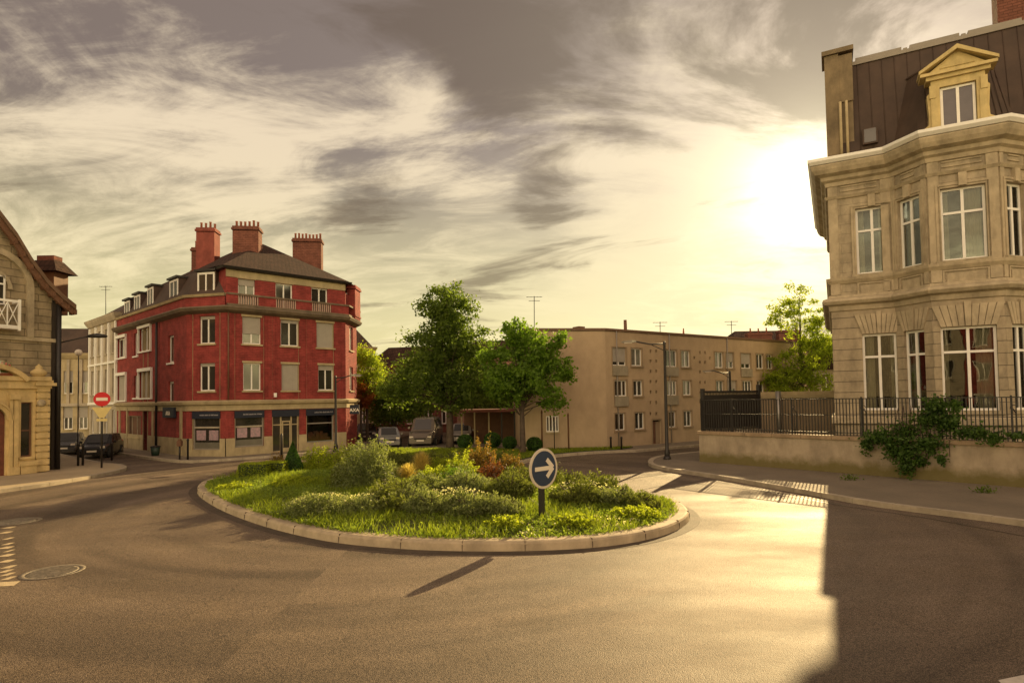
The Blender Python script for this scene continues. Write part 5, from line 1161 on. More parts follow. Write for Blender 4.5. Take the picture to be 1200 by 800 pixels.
# ------------------------------------------------------------------ cars
def car(label, x, y, ang, L, Wd, H, paint, van=False):
    t = thing('parked_car', label, 'car' if not van else 'van', (x, y, 0), 'parked cars'); M = Matrix.Translation((x, y, 0)) @ Matrix.Rotation(ang, 4, 'Z')
    hw = Wd/2; be = H*.60
    if van: st = [(-.5, .32, .55, .0, .86), (-.485, .22, .98, .0, .92), (-.47, .2, .98, .95, .95), (-.40, .2, .98, 1.0, .96), (.10, .2, .98, 1.0, .96), (.18, .2, .98, .97, .94), (.32, .2, .90, .0, .9), (.44, .22, .78, .0, .86), (.5, .3, .5, .0, .8)]
    else: st = [(-.5, .34, .62, .0, .84), (-.485, .22, .95, .0, .92), (-.46, .2, 1.0, .55, .94), (-.36, .2, 1.0, .97, .96), (-.08, .2, 1.0, 1.0, .97), (.08, .2, 1.0, .98, .96), (.26, .2, .97, .0, .95), (.42, .22, .82, .0, .88), (.5, .3, .55, .0, .8)]
    vs = []; sec = []
    for (fx, zb, bz, rz, wf) in st:
        w = hw*wf; zbelt = be*bz; zr = max(zbelt+.02, H*rz); rw = w*(.80 if rz > 0 else .9); X = fx*L
        vs += [(X, -w*.92, zb), (X, -w, zb+.15), (X, -w*.985, zbelt), (X, -rw, zr-.04), (X, -rw*.8, zr), (X, rw*.8, zr), (X, rw, zr-.04), (X, w*.985, zbelt), (X, w, zb+.15), (X, w*.92, zb)]; sec.append((X, w, zbelt, zr, rw))
    k = 10; n = len(st); fs = [(i*k+q, i*k+(q+1) % k, (i+1)*k+(q+1) % k, (i+1)*k+q) for i in range(n-1) for q in range(k)]+[tuple(range(k)), tuple((n-1)*k+q for q in range(k-1, -1, -1))]
    obj('body', MB().add(vs, fs), paint, t, M, bevel=.015)
    g_ = MB(); e = .012
    cab = [i for i in range(n) if st[i][3] > .9]
    for sg in (-1, 1):
        for i, j in zip(cab, cab[1:]):
            (X0, w0, b0_, r0, rw0), (X1, w1, b1_, r1, rw1) = sec[i], sec[j]; l = lambda a, b, t_: a+(b-a)*t_
            X0 += .05; X1 -= .05
            q0, q1 = (w0*.985, b0_), (rw0, r0-.04); p0, p1_ = (w1*.985, b1_), (rw1, r1-.04)
            pts = [(X0, sg*(l(q0[0], q1[0], .08)+e), l(q0[1], q1[1], .08)), (X1, sg*(l(p0[0], p1_[0], .08)+e), l(p0[1], p1_[1], .08)), (X1, sg*(l(p0[0], p1_[0], .88)+e), l(p0[1], p1_[1], .88)), (X0, sg*(l(q0[0], q1[0], .88)+e), l(q0[1], q1[1], .88))]
            g_.add(pts, [(0, 1, 2, 3)])
    def screen(i, j, s):
        (X0, w0, b0_, r0, rw0), (X1, w1, b1_, r1, rw1) = sec[i], sec[j]; za, zb2 = r0, r1; t0, t1 = .08, .93
        xa, xb = X0+(X1-X0)*t0, X0+(X1-X0)*t1; z0_, z1_ = za+(zb2-za)*t0+.02, za+(zb2-za)*t1+.02
        g_.add([(xa+s*.012, -rw0*.76, z0_), (xa+s*.012, rw0*.76, z0_), (xb+s*.012, rw1*.78, z1_), (xb+s*.012, -rw1*.78, z1_)], [(0, 1, 2, 3)])
    screen(6, 5, 1); screen(1 if van else 2, 2 if van else 3, -1)
    obj('windows', g_, mat('car_glass', (.04, .04, .04), .05, .1, 2, spec=1), t, M)
    for fx in (-.31, .31):
        for sg in (-1, 1):
            WMx = M @ Matrix.Translation((fx*L, sg*(hw-.09), .31)) @ Matrix.Rotation(math.pi/2, 4, 'X'); wh = obj('wheel', MB().lathe([(.2, -.1), (.31, -.09), (.32, 0), (.31, .09), (.2, .1)], 18), M_TYRE, t, WMx)
            obj('rim', MB().lathe([(.19, -.105), (.20, 0), (.19, .105)], 12), M_GALV, wh, WMx)
    for sg in (-1, 1):
        obj('headlight', MB().box(L*.465, L*.49, *sorted((sg*hw*.5, sg*hw*.78)), .62, .74), M_REFL, t, M, bevel=.01)
        obj('tail_light', MB().box(-L*.496, -L*.47, *sorted((sg*hw*.62, sg*hw*.84)), .7, .92), M_RED, t, M, bevel=.01)
        obj('mirror', MB().box(L*.17, L*.20, *sorted((sg*hw*.99, sg*hw*1.16)), be+.02, be+.16), paint, t, M, bevel=.02)
    obj('number_plate', MB().box(L*.499, L*.503, -.25, .25, .40, .51), M_REFL, t, M); obj('grille', MB().box(L*.494, L*.502, -.4, .4, .53, .62), M_TYRE, t, M)
    obj('bumper', MB().box(L*.47, L*.505, -hw*.8, hw*.8, .24, .38).box(-L*.505, -L*.47, -hw*.8, hw*.8, .26, .42), paint, t, M, bevel=.03)
    return t
cp_ = lambda n, c, m=.0: mat('car_paint_'+n, c, .25, .05, 3, spec=.7, metal=m)
q = P(106, 537); car('dark hatchback parked nearest in the side street, facing the square', q.x-.3, q.y+1.4, rad(-70), 3.9, 1.65, 1.42, cp_('black', (.02, .02, .022)))
q = A(80, 520, 40); car('smaller dark car parked behind the nearest one in the side street', q.x, 40, rad(-62), 3.8, 1.6, 1.4, cp_('grey', (.10, .10, .10), .3))
q = A(455, 515, 41.5); car('silver car parked behind the island left of the van', q.x, 41.5, rad(-75), 3.9, 1.6, 1.35, cp_('silver', (.26, .26, .27), .3))
q = A(498, 515, 42); car('large grey van parked left of the tall tree trunk', q.x, 42.5, rad(-92), 4.4, 1.9, 1.95, cp_('vangrey', (.16, .13, .11), .2), True)
q = A(541, 515, 44); car('white car with red lower half hidden behind tall tree trunk', q.x, 44.5, rad(-90), 4.0, 1.65, 1.4, cp_('white', (.30, .27, .25)))
q = A(437, 512, 46); car('dark car behind the silver one near the sunlit house', q.x-1, 48, rad(-75), 4.0, 1.65, 1.4, cp_('dark', (.05, .05, .055)))

# ------------------------------------------------------------------ trees
def tree(name, label, base, ztr, ells, ncl, per, spread, lsize, lm, tr=.16, nb=14, lean=(0, 0), shell=.45, droop=0):
    b = Vector(base); t = thing(name, label, 'tree', tuple(b))
    C, cen = clumps([(b.x+e[0], b.y+e[1], e[2], *e[3:]) for e in ells], ncl, per, spread, shell)
    V = leaves(C, lsize, up=-.4 if droop else .3, elong=1+droop)
    obj('crown', npmesh('crown', V, 4, lm), None, t)
    tk = MB(); top_ = Vector((b.x+lean[0], b.y+lean[1], max(e[2]+e[5]*.6 for e in ells)))
    pts = [b-Vector((0, 0, .1)), b+Vector((.02, 0, .4)), Vector((b.x+lean[0]*.2, b.y, ztr)), b.lerp(top_, .65), top_]
    tk.tube(pts, [tr*1.35, tr, tr*.85, tr*.4, tr*.1], 10)
    idx = RNG.choice(len(cen), min(nb*4, len(cen)), replace=False)
    for i in idx:
        c = Vector(cen[i]); zz = ztr+(min(c.z, top_.z)-ztr)*(.15+.55*random.random()); zz = max(zz, ztr*.9); f_ = min(1, max(0, (zz-b.z)/(top_.z-b.z))); s = b.lerp(top_, f_); s.z = zz
        m_ = s.lerp(c, .5)+Vector((0, 0, .15+.2*random.random())); r = tr*.28*(1-.5*f_); tk.tube([s, m_, c], [r, r*.55, r*.15], 5, cap=False)
    obj('trunk', tk, M_BARK, t); return t
LM1 = leafmat('leaf_dark', (.04, .068, .014), (.12, .17, .03), .5)
LM2 = leafmat('leaf_fresh', (.05, .095, .014), (.15, .24, .03), .52)
LM3 = leafmat('leaf_birch', (.09, .13, .018), (.24, .29, .035), .62)
q = A(527, 500, 37)
tree('linden_tree', 'tallest tree, dark green, standing left behind the island', (q.x, 37, .13), 2.4,
     [(-.2, 0, 8.7, 1.75, 1.6, 1.75, 5), (-.5, 0, 6.6, 2.4, 2.0, 1.9, 5), (1.0, .2, 6.3, 2.2, 1.8, 1.8, 3.5), (-1.6, 0, 4.6, 2.2, 1.9, 1.7, 5), (.9, 0, 4.0, 2.2, 1.8, 1.6, 4), (-3.2, .3, 3.8, 1.4, 1.4, 1.4, 2)], 520, 60, .24, .19, LM1, .24, 20, shell=.15)
q = A(612, 500, 33)
tree('maple_tree', 'fresh green smaller tree with spreading crown right behind the sign', (q.x, 33, .13), 1.9,
     [(.1, 0, 6.5, 1.2, 1.2, 1.2, 3), (-.3, 0, 5.0, 2.1, 1.8, 1.5, 5), (1.3, 0, 5.2, 1.55, 1.3, 1.3, 3), (.2, 0, 3.8, 2.3, 1.8, 1.1, 5), (-1.2, 0, 3.9, 1.2, 1.2, 1.2, 2), (2.3, 0, 6.4, .45, .4, .55, .5), (2.5, 0, 4.6, .5, .4, .5, .5), (1.7, 0, 2.9, .8, .7, .5, .8)], 300, 62, .19, .20, LM2, .17, 18, shell=.2)
q = A(940, 450, 44.5); kz = 44.5/36.5
tree('weeping_birch', 'yellow green weeping birch behind the garden wall beside the villa', (q.x, 44.5, .5), 3.6,
     [(a*kz, b*kz, (c-3.2)*kz+3.2, d*kz, e*kz, f*kz, w) for a, b, c, d, e, f, w in [(-.5, 0, 8.5, 1.4, 1.1, 1.4, 2.2), (1.0, 0, 7.6, 1.2, 1.1, 1.0, 1.5), (-1.6, 0, 7.7, .6, .5, .8, .5), (.3, 0, 5.9, 1.5, 1.2, 1.6, 4.5), (-1.1, 0, 4.2, 1.4, 1.0, 1.5, 3.8), (.5, 0, 4.0, 1.4, 1.2, 1.4, 3.5), (1.6, 0, 6.0, .8, .8, 1.3, 1.6)]], 340, 42, .19, .15, LM3, .13, 20, droop=.7, shell=.2)
q = A(430, 470, 45)
tree('autumn_tree', 'yellow green tree with reddish lower leaves beside the red building', (q.x, 45, .13), 2.2,
     [(0, 0, 5.6, 1.1, 1.1, 1.5, 3), (.2, 0, 4.4, 1.2, 1.1, 1.2, 3), (-.4, 0, 6.6, .7, .7, .8, 1)], 150, 50, .24, .16, LM3, .12, 9)
q = A(423, 480, 44)
tree('autumn_tree', 'small russet leaved tree against the right end of the red building', (q.x, 44, .13), 2.0,
     [(0, 0, 3.7, .9, .9, 1.0, 3)], 60, 50, .2, .14, leafmat('leaf_russet', (.14, .035, .012), (.25, .09, .02), .5), .08, 7)
for px_, Y, h, rx, lb in ((462, 47, 5.2, 2.6, 'broad dark tree behind the silver car, left of the tallest tree'), (493, 50, 6.0, 2.8, 'dense tree behind the grey van'), (557, 50, 6.2, 2.2, 'background tree between the tall tree and the canopy'), (590, 52, 5.6, 2.0, 'background tree behind the round tree')):
    q = A(px_, 500, Y); tree('background_tree', lb, (q.x, Y, .0), 1.8, [(0, 0, h-1.6, rx, 1.8, 1.7, 3), (.7, 0, h-2.6, rx*.9, 1.8, 1.5, 2), (-.8, 0, h-2.8, rx*.8, 1.6, 1.4, 2)], 190, 55, .36, .2, LM1, .16, 10)
# ------------------------------------------------------------------ ivy on the wall
iv = [(1095, 475, 14, 10, 3), (1085, 492, 18, 12, 3), (1118, 476, 8, 10, 1.2), (1110, 495, 18, 14, 3), (1060, 507, 22, 12, 3), (1030, 512, 20, 9, 2.2), (1018, 520, 10, 12, 1), (1060, 530, 18, 12, 3), (1065, 545, 10, 12, 1.8), (1140, 507, 26, 8, 2.2), (1165, 514, 12, 7, 1), (1090, 520, 22, 12, 2.4), (1105, 538, 6, 7, .7), (1080, 540, 8, 8, .8), (1190, 510, 14, 4, .6), (1045, 522, 8, 12, 1)]
pts = []
for x, y, rx, ry, w in iv:
    n = int(330*w)
    a = RNG.random(n)*2*math.pi; r = np.abs(RNG.normal(size=n))*.55
    for i in range(n):
        s_, z_ = FW.px(x+rx*r[i]*math.cos(a[i]), y+ry*r[i]*math.sin(a[i]), -.1); off = -.12-.16*abs(RNG.normal()) if z_ < zc1+.05 else .05+.14*RNG.normal(); pts.append(tuple(FW.w(s_, off, max(.12, z_))))
IV = thing('ivy', 'dark green ivy hanging over the boundary wall and railing', 'ivy', tuple(FW.w(FW.px(1085, 520)[0], 0, .13)))
obj('foliage', npmesh('ivy_leaves', leaves(np.array(pts), .105, up=-.2, aspect=.85), 4, leafmat('leaf_ivy', (.022, .055, .012), (.08, .14, .03), .4, .5)), None, IV)
st_ = MB()
for i in range(14):
    x = 1050+random.random()*70; s_, z_ = FW.px(x, 475, 0); s2, z2 = FW.px(x-15+30*random.random(), 535, 0); st_.tube([FW.w(s_, .1, z_), FW.w((s_+s2)/2, -.12, zc1+.05), FW.w(s2, -.06, z2)], .012, 4)
obj('stems', st_, M_BARK, IV)
# tufts at the wall foot
for px_, py_, lb in ((1152, 577, 'weed tuft at the foot of the wall, right of the ivy'), (995, 562, 'small weed tuft at the wall foot left of the ivy')):
    q = P(px_, py_, .13); n = 160; C = np.array([q.x, q.y-.05, .2])+RNG.normal(size=(n, 3))*np.array([.16, .08, .06]); wt_ = thing('weed', lb, 'weed', (q.x, q.y, .13)); obj('foliage', npmesh('weed', leaves(C, .07, up=1.2), 4, LM1), None, wt_)

# ------------------------------------------------------------------ planting on the island
def blades(C, h, w, lean=.35):
    n = len(C); a = RNG.random(n)*2*math.pi; hh = h*(.5+RNG.random(n)); ww = w*(.7+.6*RNG.random(n))
    side = np.stack([np.cos(a), np.sin(a), 0*a], 1)*ww[:, None]; tip = C + np.stack([RNG.normal(size=n)*lean*hh, RNG.normal(size=n)*lean*hh, hh], 1)
    return np.stack([C-side, C+side, tip], 1).reshape(-1, 3)
LMG = leafmat('grass_blades', (.075, .105, .012), (.22, .27, .03), .5)
LMS = leafmat('leaf_sage', (.07, .09, .035), (.20, .23, .10), .45)
LML = leafmat('leaf_lime', (.11, .15, .012), (.30, .34, .035), .55)
LMO = leafmat('leaf_olive', (.045, .06, .015), (.14, .16, .04), .45)
LMR = leafmat('leaf_redorange', (.07, .075, .018), (.20, .12, .035), .45)
LMB = leafmat('grass_blond', (.24, .19, .07), (.5, .40, .16), .5)
LMD = leafmat('leaf_topiary', (.02, .05, .012), (.06, .13, .02), .35)
LMW = leafmat('flower_white', (.30, .30, .18), (.62, .60, .42), .4)
def inside(x, y, poly=ISL):
    c = False; j = len(poly)-1
    for i in range(len(poly)):
        xi, yi = poly[i]; xj, yj = poly[j]
        if (yi > y) != (yj > y) and x < (xj-xi)*(y-yi)/(yj-yi)+xi: c = not c
        j = i
    return c
inner = [tuple(ic+(Vector(p)-ic)*.965) for p in ISL]
xmin, xmax = min(p[0] for p in inner), max(p[0] for p in inner); ymin, ymax = min(p[1] for p in inner), max(p[1] for p in inner)
def pts_in(poly, n, zf):
    x0, x1 = min(p[0] for p in poly), max(p[0] for p in poly); y0, y1 = min(p[1] for p in poly), max(p[1] for p in poly); N = n*2
    X = x0+(x1-x0)*RNG.random(N); Y = y0+(y1-y0)*RNG.random(N); px_ = np.array([p[0] for p in poly]); py_ = np.array([p[1] for p in poly]); c = np.zeros(N, bool); j = len(poly)-1
    for i in range(len(poly)):
        cr = ((py_[i] > Y) != (py_[j] > Y)) & (X < (px_[j]-px_[i])*(Y-py_[i])/((py_[j]-py_[i]) or 1e-9)+px_[i]); c ^= cr; j = i
    X, Y = X[c], Y[c]; return np.stack([X, Y, zf(X, Y)], 1)
RP = np.array(ISL)
def zisl(X, Y):
    d = np.full(len(X), 1e9)
    for p in RP[::3]: d = np.minimum(d, np.hypot(X-p[0], Y-p[1]))
    return .15+.34*np.clip((d-.4)/4, 0, 1)**.8
G = pts_in(inner, 60000, zisl)
dens = np.sin(G[:, 0]*1.9+1)*np.cos(G[:, 1]*1.6)+RNG.normal(size=len(G))*.6
G1_ = G[dens > -.7]
hh_ = .10+.16*np.clip(np.sin(G1_[:, 0]*1.3+.5)*np.cos(G1_[:, 1]*1.7)+.4*RNG.normal(size=len(G1_)), 0, 1); V = np.concatenate([blades(G1_[hh_ < .14], .10, .014), blades(G1_[hh_ >= .14], .19, .013, .5)])
grs = obj('grass', npmesh('island_grass', V, 3, LMG)); tag(grs, 'rough bright green grass covering the roundabout island', 'grass', kind='stuff')
C = pts_in(inner, 46000, zisl); sel = (np.sin(C[:, 0]*1.4+2)*np.sin(C[:, 1]*1.9) + RNG.normal(size=len(C))*.5) > -.2; C = C[sel]; C[:, 2] += .05+.07*RNG.random(len(C))
tag(obj('ground_cover', npmesh('cover', leaves(C, .075, up=.6), 4, leafmat('leaf_cover', (.06, .10, .014), (.20, .26, .05), .5))), 'low leafy ground cover growing between grass on the island', 'ground cover', kind='stuff')
Gl = pts_in(lawnpoly, 30000, lambda X, Y: X*0+.17)
tag(obj('grass', npmesh('lawn_grass', blades(Gl, .10, .02), 3, LMG)), 'mown grass under the trees and along the beige block', 'grass', kind='stuff')

def shrub(name, label, px_, py_, w, h, kind, lm, n, ls, group=None, cat='shrub', d=None):
    q = P(px_, py_, .25); z0 = island_z(q.x, q.y) if inside(q.x, q.y) else .16; d = d or w*.8
    t = thing(name, label, cat, (q.x, q.y, z0), group)
    if kind == 'dome':
        u = RNG.normal(size=(n, 3)); u /= np.linalg.norm(u, axis=1)[:, None]; u[:, 2] = np.abs(u[:, 2]); r = (.35+.65*RNG.random(n)**.5)
        bumps = 1+.16*np.sin(u[:, 0]*7+px_)*np.cos(u[:, 1]*6+py_)+.08*RNG.normal(size=n)
        bumps = bumps*(1+.22*np.sin(u[:, 0]*13+py_)*np.sin(u[:, 2]*9+px_)); C = u*(r*bumps)[:, None]*np.array([w/2, d/2, h])+np.array([q.x, q.y, z0]); V = leaves(C, ls, up=.5); k = 4
    elif kind == 'clipped':
        u = RNG.normal(size=(n, 3)); u /= np.linalg.norm(u, axis=1)[:, None]; r = 1-.12*RNG.random(n)**2; C = u*r[:, None]*np.array([w/2, d/2, h/2])+np.array([q.x, q.y, z0+h/2]); V = leaves(C, ls); k = 4
    elif kind == 'box':
        C = (RNG.random((n, 3))-.5); ax = RNG.integers(0, 3, n); sg = np.sign(RNG.random(n)-.5)*.5; C[np.arange(n), ax] = sg*(1-.1*RNG.random(n)); C[:, 2] = np.abs(C[:, 2])*2; C *= np.array([w, d, h*.95]); rr = 1-.18*(C[:, 2]/h)**4; C[:, :2] *= rr[:, None]; C += RNG.normal(size=(n, 3))*.02; C += np.array([q.x, q.y, z0]); V = leaves(C, ls); k = 4
    elif kind == 'cone':
        tt = RNG.random(n)**.7; a = RNG.random(n)*2*math.pi; rr = (w/2)*np.minimum(1, 1.25*(tt))*(.92+.1*RNG.random(n)); C = np.stack([np.cos(a)*rr, np.sin(a)*rr, h*(1-tt)], 1)+np.array([q.x, q.y, z0]); V = leaves(C, ls); k = 4
    elif kind == 'fount':   # arching grass
        a = RNG.random(n)*2*math.pi; el = .25+1.3*RNG.random(n)**.8; L_ = (.6+.5*RNG.random(n)); o = np.array([q.x, q.y, z0]); hx = np.stack([np.cos(a), np.sin(a), 0*a], 1); rr = (RNG.random(n)*w*.12)[:, None]
        dr_ = hx*np.cos(el)[:, None]*w*.55; up_ = np.array([0, 0, 1.])*(np.sin(el)*h)[:, None]; B = o+hx*rr; mid_ = B+(dr_*.5+up_*.72)*L_[:, None]; tip = B+(dr_+up_*.92)*L_[:, None]; sd = np.stack([-np.sin(a), np.cos(a), 0*a], 1)*ls; V = np.stack([B-sd, B+sd, mid_+sd, mid_-sd, mid_-sd, mid_+sd, tip+sd*.5, tip-sd*.5], 1).reshape(-1, 3); k = 4
    elif kind == 'stalks':  # lavender or rosemary like upright stalks with small leaves
        m_ = n//16; a = RNG.random(m_)*2*math.pi; rr = np.sqrt(RNG.random(m_)); bx, by = np.cos(a)*rr*w/2, np.sin(a)*rr*d/2; hh = h*(.45+.55*RNG.random(m_))*(1-.45*rr**2)*(.78+.3*np.sin(bx*5+px_)*np.cos(by*6+py_)); C = []
        for i in range(m_):
            zz = hh[i]*RNG.random(16)**.7; ln = .25*zz; C.append(np.stack([q.x+bx[i]+np.cos(a[i])*ln*rr[i]+RNG.normal(size=16)*.025, q.y+by[i]+np.sin(a[i])*ln*rr[i]+RNG.normal(size=16)*.025, z0+zz], 1))
        V = leaves(np.concatenate(C), ls, up=1.4, aspect=.4); k = 4
    core = None
    obj('foliage', npmesh('foliage', V, k, lm), None, t)
    if kind in ('dome', 'stalks') :
        sm = MB()
        for i in range(9):
            a = 2*math.pi*i/9; sm.tube([(q.x, q.y, z0-.05), (q.x+math.cos(a)*w*.22, q.y+math.sin(a)*d*.22, z0+h*.45), (q.x+math.cos(a)*w*.36, q.y+math.sin(a)*d*.36, z0+h*.75)], [.02, .012, .004], 4, cap=False)
        obj('stems', sm, M_BARK, t)
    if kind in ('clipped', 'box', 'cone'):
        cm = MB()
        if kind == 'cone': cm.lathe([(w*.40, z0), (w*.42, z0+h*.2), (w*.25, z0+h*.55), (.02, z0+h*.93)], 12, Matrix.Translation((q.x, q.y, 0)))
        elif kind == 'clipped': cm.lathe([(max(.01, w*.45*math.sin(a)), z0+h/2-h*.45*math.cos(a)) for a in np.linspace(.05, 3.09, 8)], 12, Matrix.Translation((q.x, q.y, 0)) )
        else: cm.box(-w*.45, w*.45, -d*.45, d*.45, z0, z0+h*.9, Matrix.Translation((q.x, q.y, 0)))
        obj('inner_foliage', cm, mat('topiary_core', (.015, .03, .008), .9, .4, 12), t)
    return t
shrub('conical_topiary', 'small dark green clipped cone on the left of the island', 343, 557, .8, 1.25, 'cone', LMD, 5200, .05)
shrub('box_hedge', 'low clipped box hedge block left of the green cone', 300, 561, 1.15, .55, 'box', LML, 5200, .055, d=.8)
shrub('box_hedge', 'longer low clipped hedge touching the left side of the cone', 322, 559, 1.0, .5, 'box', LML, 4200, .055, d=.8)
shrub('leafy_shrub', 'rounded lime green mound right of the cone', 374, 553, 1.6, .95, 'dome', LML, 4500, .07)
shrub('leafy_shrub', 'second lime green mound between cone mound and big sage bush', 402, 549, 1.3, 1.0, 'dome', LML, 3200, .07)
shrub('leafy_shrub', 'russet low plant just behind the clipped cone', 325, 546, .9, .6, 'dome', LMR, 1500, .07)
shrub('sage_bush', 'biggest grey green bush, left centre of the island', 432, 577, 1.9, 1.35, 'dome', LMS, 9500, .075, d=1.6)
shrub('sage_bush', 'dull olive bush leaning on the left of the biggest grey green bush', 408, 576, 1.2, .9, 'dome', LMO, 4200, .07)
shrub('flowering_mound', 'wide low mound with tiny pale flowers, front left of island', 375, 601, 1.9, .48, 'dome', LMS, 7500, .055, d=1.3)
shrub('flowering_mound', 'small pale flowered mound at right end of the wide front left mound', 425, 603, 1.3, .42, 'dome', LMS, 4200, .055, d=1.0)
shrub('feather_grass', 'blond feathery grass tuft at the middle back of island', 494, 560, 1.0, .85, 'fount', LMB, 1500, .006, cat='ornamental grass')
shrub('feather_grass', 'smaller tan grass tuft right of the biggest grey green bush', 478, 572, 1.0, .6, 'fount', LMB, 1000, .006, cat='ornamental grass')
shrub('lavender_bush', 'tall stalky grey green bush in the front centre of the island', 505, 603, 1.4, .62, 'stalks', LMS, 9500, .075, 'lavender like bushes')
shrub('lavender_bush', 'stalky bush adjoining the front centre one on its right', 553, 605, 1.45, .66, 'stalks', LMS, 8500, .075, 'lavender like bushes')
shrub('lavender_bush', 'darker stalky bush behind the front centre pair', 470, 590, 1.5, .75, 'stalks', LMO, 8000, .075, 'lavender like bushes')
shrub('lavender_bush', 'stalky bush left of the sign post', 598, 590, 1.4, .8, 'stalks', LMO, 8000, .075, 'lavender like bushes')
shrub('lavender_bush', 'stalky bush directly right of the sign post', 676, 594, 1.4, .66, 'stalks', LMO, 8000, .075, 'lavender like bushes')
shrub('lavender_bush', 'wide stalky bush right of the sign, nearest the right tip', 712, 593, 1.4, .6, 'stalks', LMS, 8000, .075, 'lavender like bushes')
shrub('lavender_bush', 'tall stalky bush behind the sign on the right', 692, 580, 1.6, .85, 'stalks', LMO, 9500, .075, 'lavender like bushes')
shrub('lavender_bush', 'stalky bush behind the middle of the front row', 545, 587, 1.6, .8, 'stalks', LMS, 8500, .075, 'lavender like bushes')
shrub('flowering_shrub', 'orange and red leaved bush behind left of the sign', 565, 563, 1.4, 1.15, 'dome', LMR, 3600, .08)
shrub('flowering_shrub', 'small reddish bush close to the left of the sign disc', 578, 574, .9, .7, 'dome', leafmat('leaf_wine', (.06, .03, .012), (.20, .07, .03), .4), 1800, .07)
shrub('leafy_shrub', 'yellow green bush to the left of the orange leaved bush', 540, 570, 1.3, .8, 'dome', LML, 3000, .07)
shrub('leafy_shrub', 'green bush mid island, below the orange leaved bush', 535, 578, 1.2, .55, 'dome', LM2, 2600, .07)
shrub('leafy_shrub', 'green bush right behind the sign disc', 640, 572, 1.3, .75, 'dome', LMO, 3200, .07)
for i_, (nm, lb, px_, py_, w, h, kd, lmm) in enumerate((
    ('leafy_shrub', 'low olive tangle between the front left mound and the big bush', 452, 597, 1.3, .55, 'dome', LMO),
    ('leafy_shrub', 'olive low plant in the gap left of the front centre stalky bush', 462, 603, .9, .4, 'dome', LMO),
    ('lavender_bush', 'short stalky bush in front of the biggest grey green bush', 485, 596, 1.3, .6, 'stalks', LMS),
    ('lavender_bush', 'pale stalky bush between the front pair and the sign post', 590, 607, 1.0, .6, 'stalks', LMS),
    ('leafy_shrub', 'low bright green plant left of the sign post foot', 592, 617, .9, .22, 'dome', LML),
    ('leafy_shrub', 'low bright green plant right of the sign post foot', 672, 614, 1.1, .2, 'dome', LML),
    ('leafy_shrub', 'low lime clump near the right tip of the island', 745, 604, 1.3, .22, 'dome', LML),
    ('lavender_bush', 'small stalky bush at the right tip end of the bush group', 748, 595, 1.1, .5, 'stalks', LMO),
    ('leafy_shrub', 'lime green patch behind the front centre bushes', 512, 575, 1.4, .5, 'dome', LML),
    ('leafy_shrub', 'bright green patch right of the blond grass tuft', 520, 558, 1.5, .55, 'dome', LML),
    ('lavender_bush', 'stalky bush just left behind the sign disc', 612, 578, 1.5, .85, 'stalks', LMO),
    ('leafy_shrub', 'pale bush in the middle of the island below the grass tufts', 498, 585, 1.2, .5, 'dome', LMS),
    ('leafy_shrub', 'low green plant at the left tip of the island', 275, 574, 1.2, .25, 'dome', LML),
    ('leafy_shrub', 'spreading lime plant in front of the clipped cone', 345, 572, 1.5, .28, 'dome', LML),
    ('leafy_shrub', 'red tipped low plant beside the orange leaved bush, right side', 598, 560, 1.0, .8, 'dome', LMR),
    ('leafy_shrub', 'green yellow bush behind the orange leaved bush', 555, 553, 1.5, .9, 'dome', LML))):
    shrub(nm, lb, px_, py_, w, h, kd, lmm, int(2600*w) if kd == 'dome' else int(5200*w), .07)
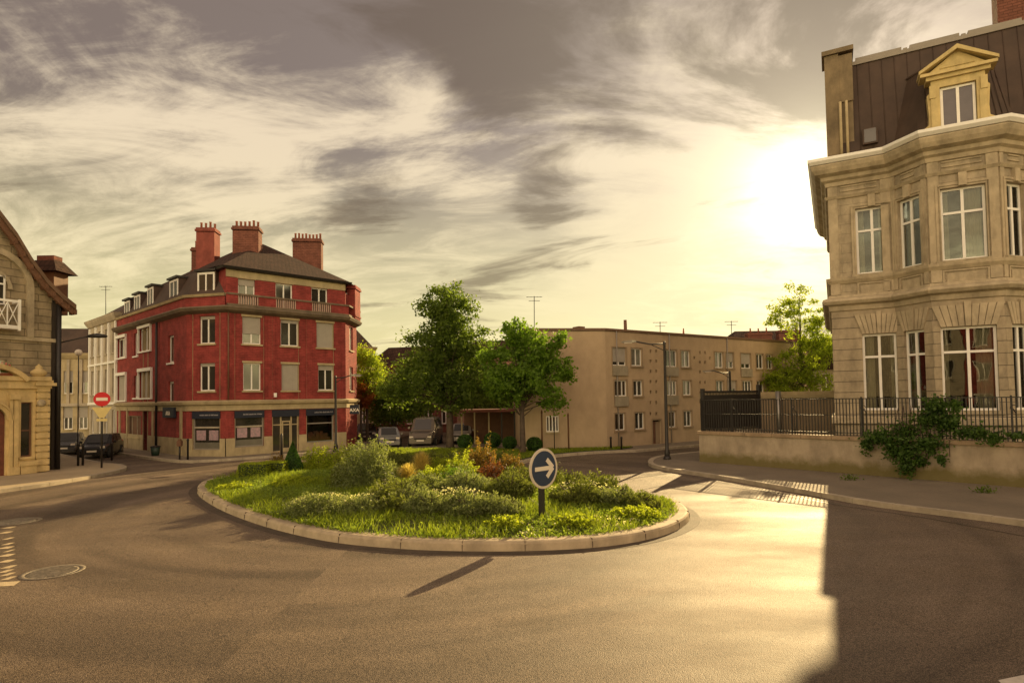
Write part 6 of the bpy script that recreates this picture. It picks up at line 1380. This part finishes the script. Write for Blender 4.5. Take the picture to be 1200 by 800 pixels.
for px_, py_, w, h, lb in ((420, 541, 1.7, .75, 'dark low shrub in the back row, left end'), (448, 541, 1.8, .7, 'dark low shrub in the back row, behind the biggest bush'), (470, 543, 1.7, .6, 'dark low shrub in the back row under the silver car'), (505, 544, 1.9, .6, 'dark low shrub in the back row below the van'), (535, 545, 1.8, .65, 'dark low shrub in the back row below the tallest tree'), (585, 548, 1.7, .7, 'dark low shrub at the right end of the back row')):
    shrub('leafy_shrub', lb, px_, py_, w, h, 'dome', LMO, 3000, .08, 'low dark shrubs of the back row')
# pale blossom over the low mounds and clover between the grass
F_ = []
for px_, py_, w, n in ((375, 598, 1.8, 420), (425, 600, 1.2, 240), (450, 570, 1.6, 260), (530, 600, 2.0, 260), (690, 590, 2.4, 220), (600, 622, 3.0, 200), (720, 612, 2.0, 160)):
    q = P(px_, py_, .25); a = RNG.random(n)*6.28; r = np.sqrt(RNG.random(n))*w/2; X = q.x+np.cos(a)*r; Y = q.y+np.sin(a)*r*.7; tall = .42 if py_ < 605 and px_ < 440 else (.5 if py_ < 605 else .1)
    f_ = np.stack([X, Y, zisl(X, Y)+tall*(1-.5*(r/(w/2))**2)*(.8+.3*RNG.random(n))], 1); F_.append(f_[[inside(x, y, inner) for x, y, _ in f_]])
tag(obj('blossom', npmesh('blossom', leaves(np.concatenate(F_), .045, up=1, aspect=1), 4, LMW)), 'tiny pale flowers scattered over the low plants on the island', 'flowers', kind='stuff')
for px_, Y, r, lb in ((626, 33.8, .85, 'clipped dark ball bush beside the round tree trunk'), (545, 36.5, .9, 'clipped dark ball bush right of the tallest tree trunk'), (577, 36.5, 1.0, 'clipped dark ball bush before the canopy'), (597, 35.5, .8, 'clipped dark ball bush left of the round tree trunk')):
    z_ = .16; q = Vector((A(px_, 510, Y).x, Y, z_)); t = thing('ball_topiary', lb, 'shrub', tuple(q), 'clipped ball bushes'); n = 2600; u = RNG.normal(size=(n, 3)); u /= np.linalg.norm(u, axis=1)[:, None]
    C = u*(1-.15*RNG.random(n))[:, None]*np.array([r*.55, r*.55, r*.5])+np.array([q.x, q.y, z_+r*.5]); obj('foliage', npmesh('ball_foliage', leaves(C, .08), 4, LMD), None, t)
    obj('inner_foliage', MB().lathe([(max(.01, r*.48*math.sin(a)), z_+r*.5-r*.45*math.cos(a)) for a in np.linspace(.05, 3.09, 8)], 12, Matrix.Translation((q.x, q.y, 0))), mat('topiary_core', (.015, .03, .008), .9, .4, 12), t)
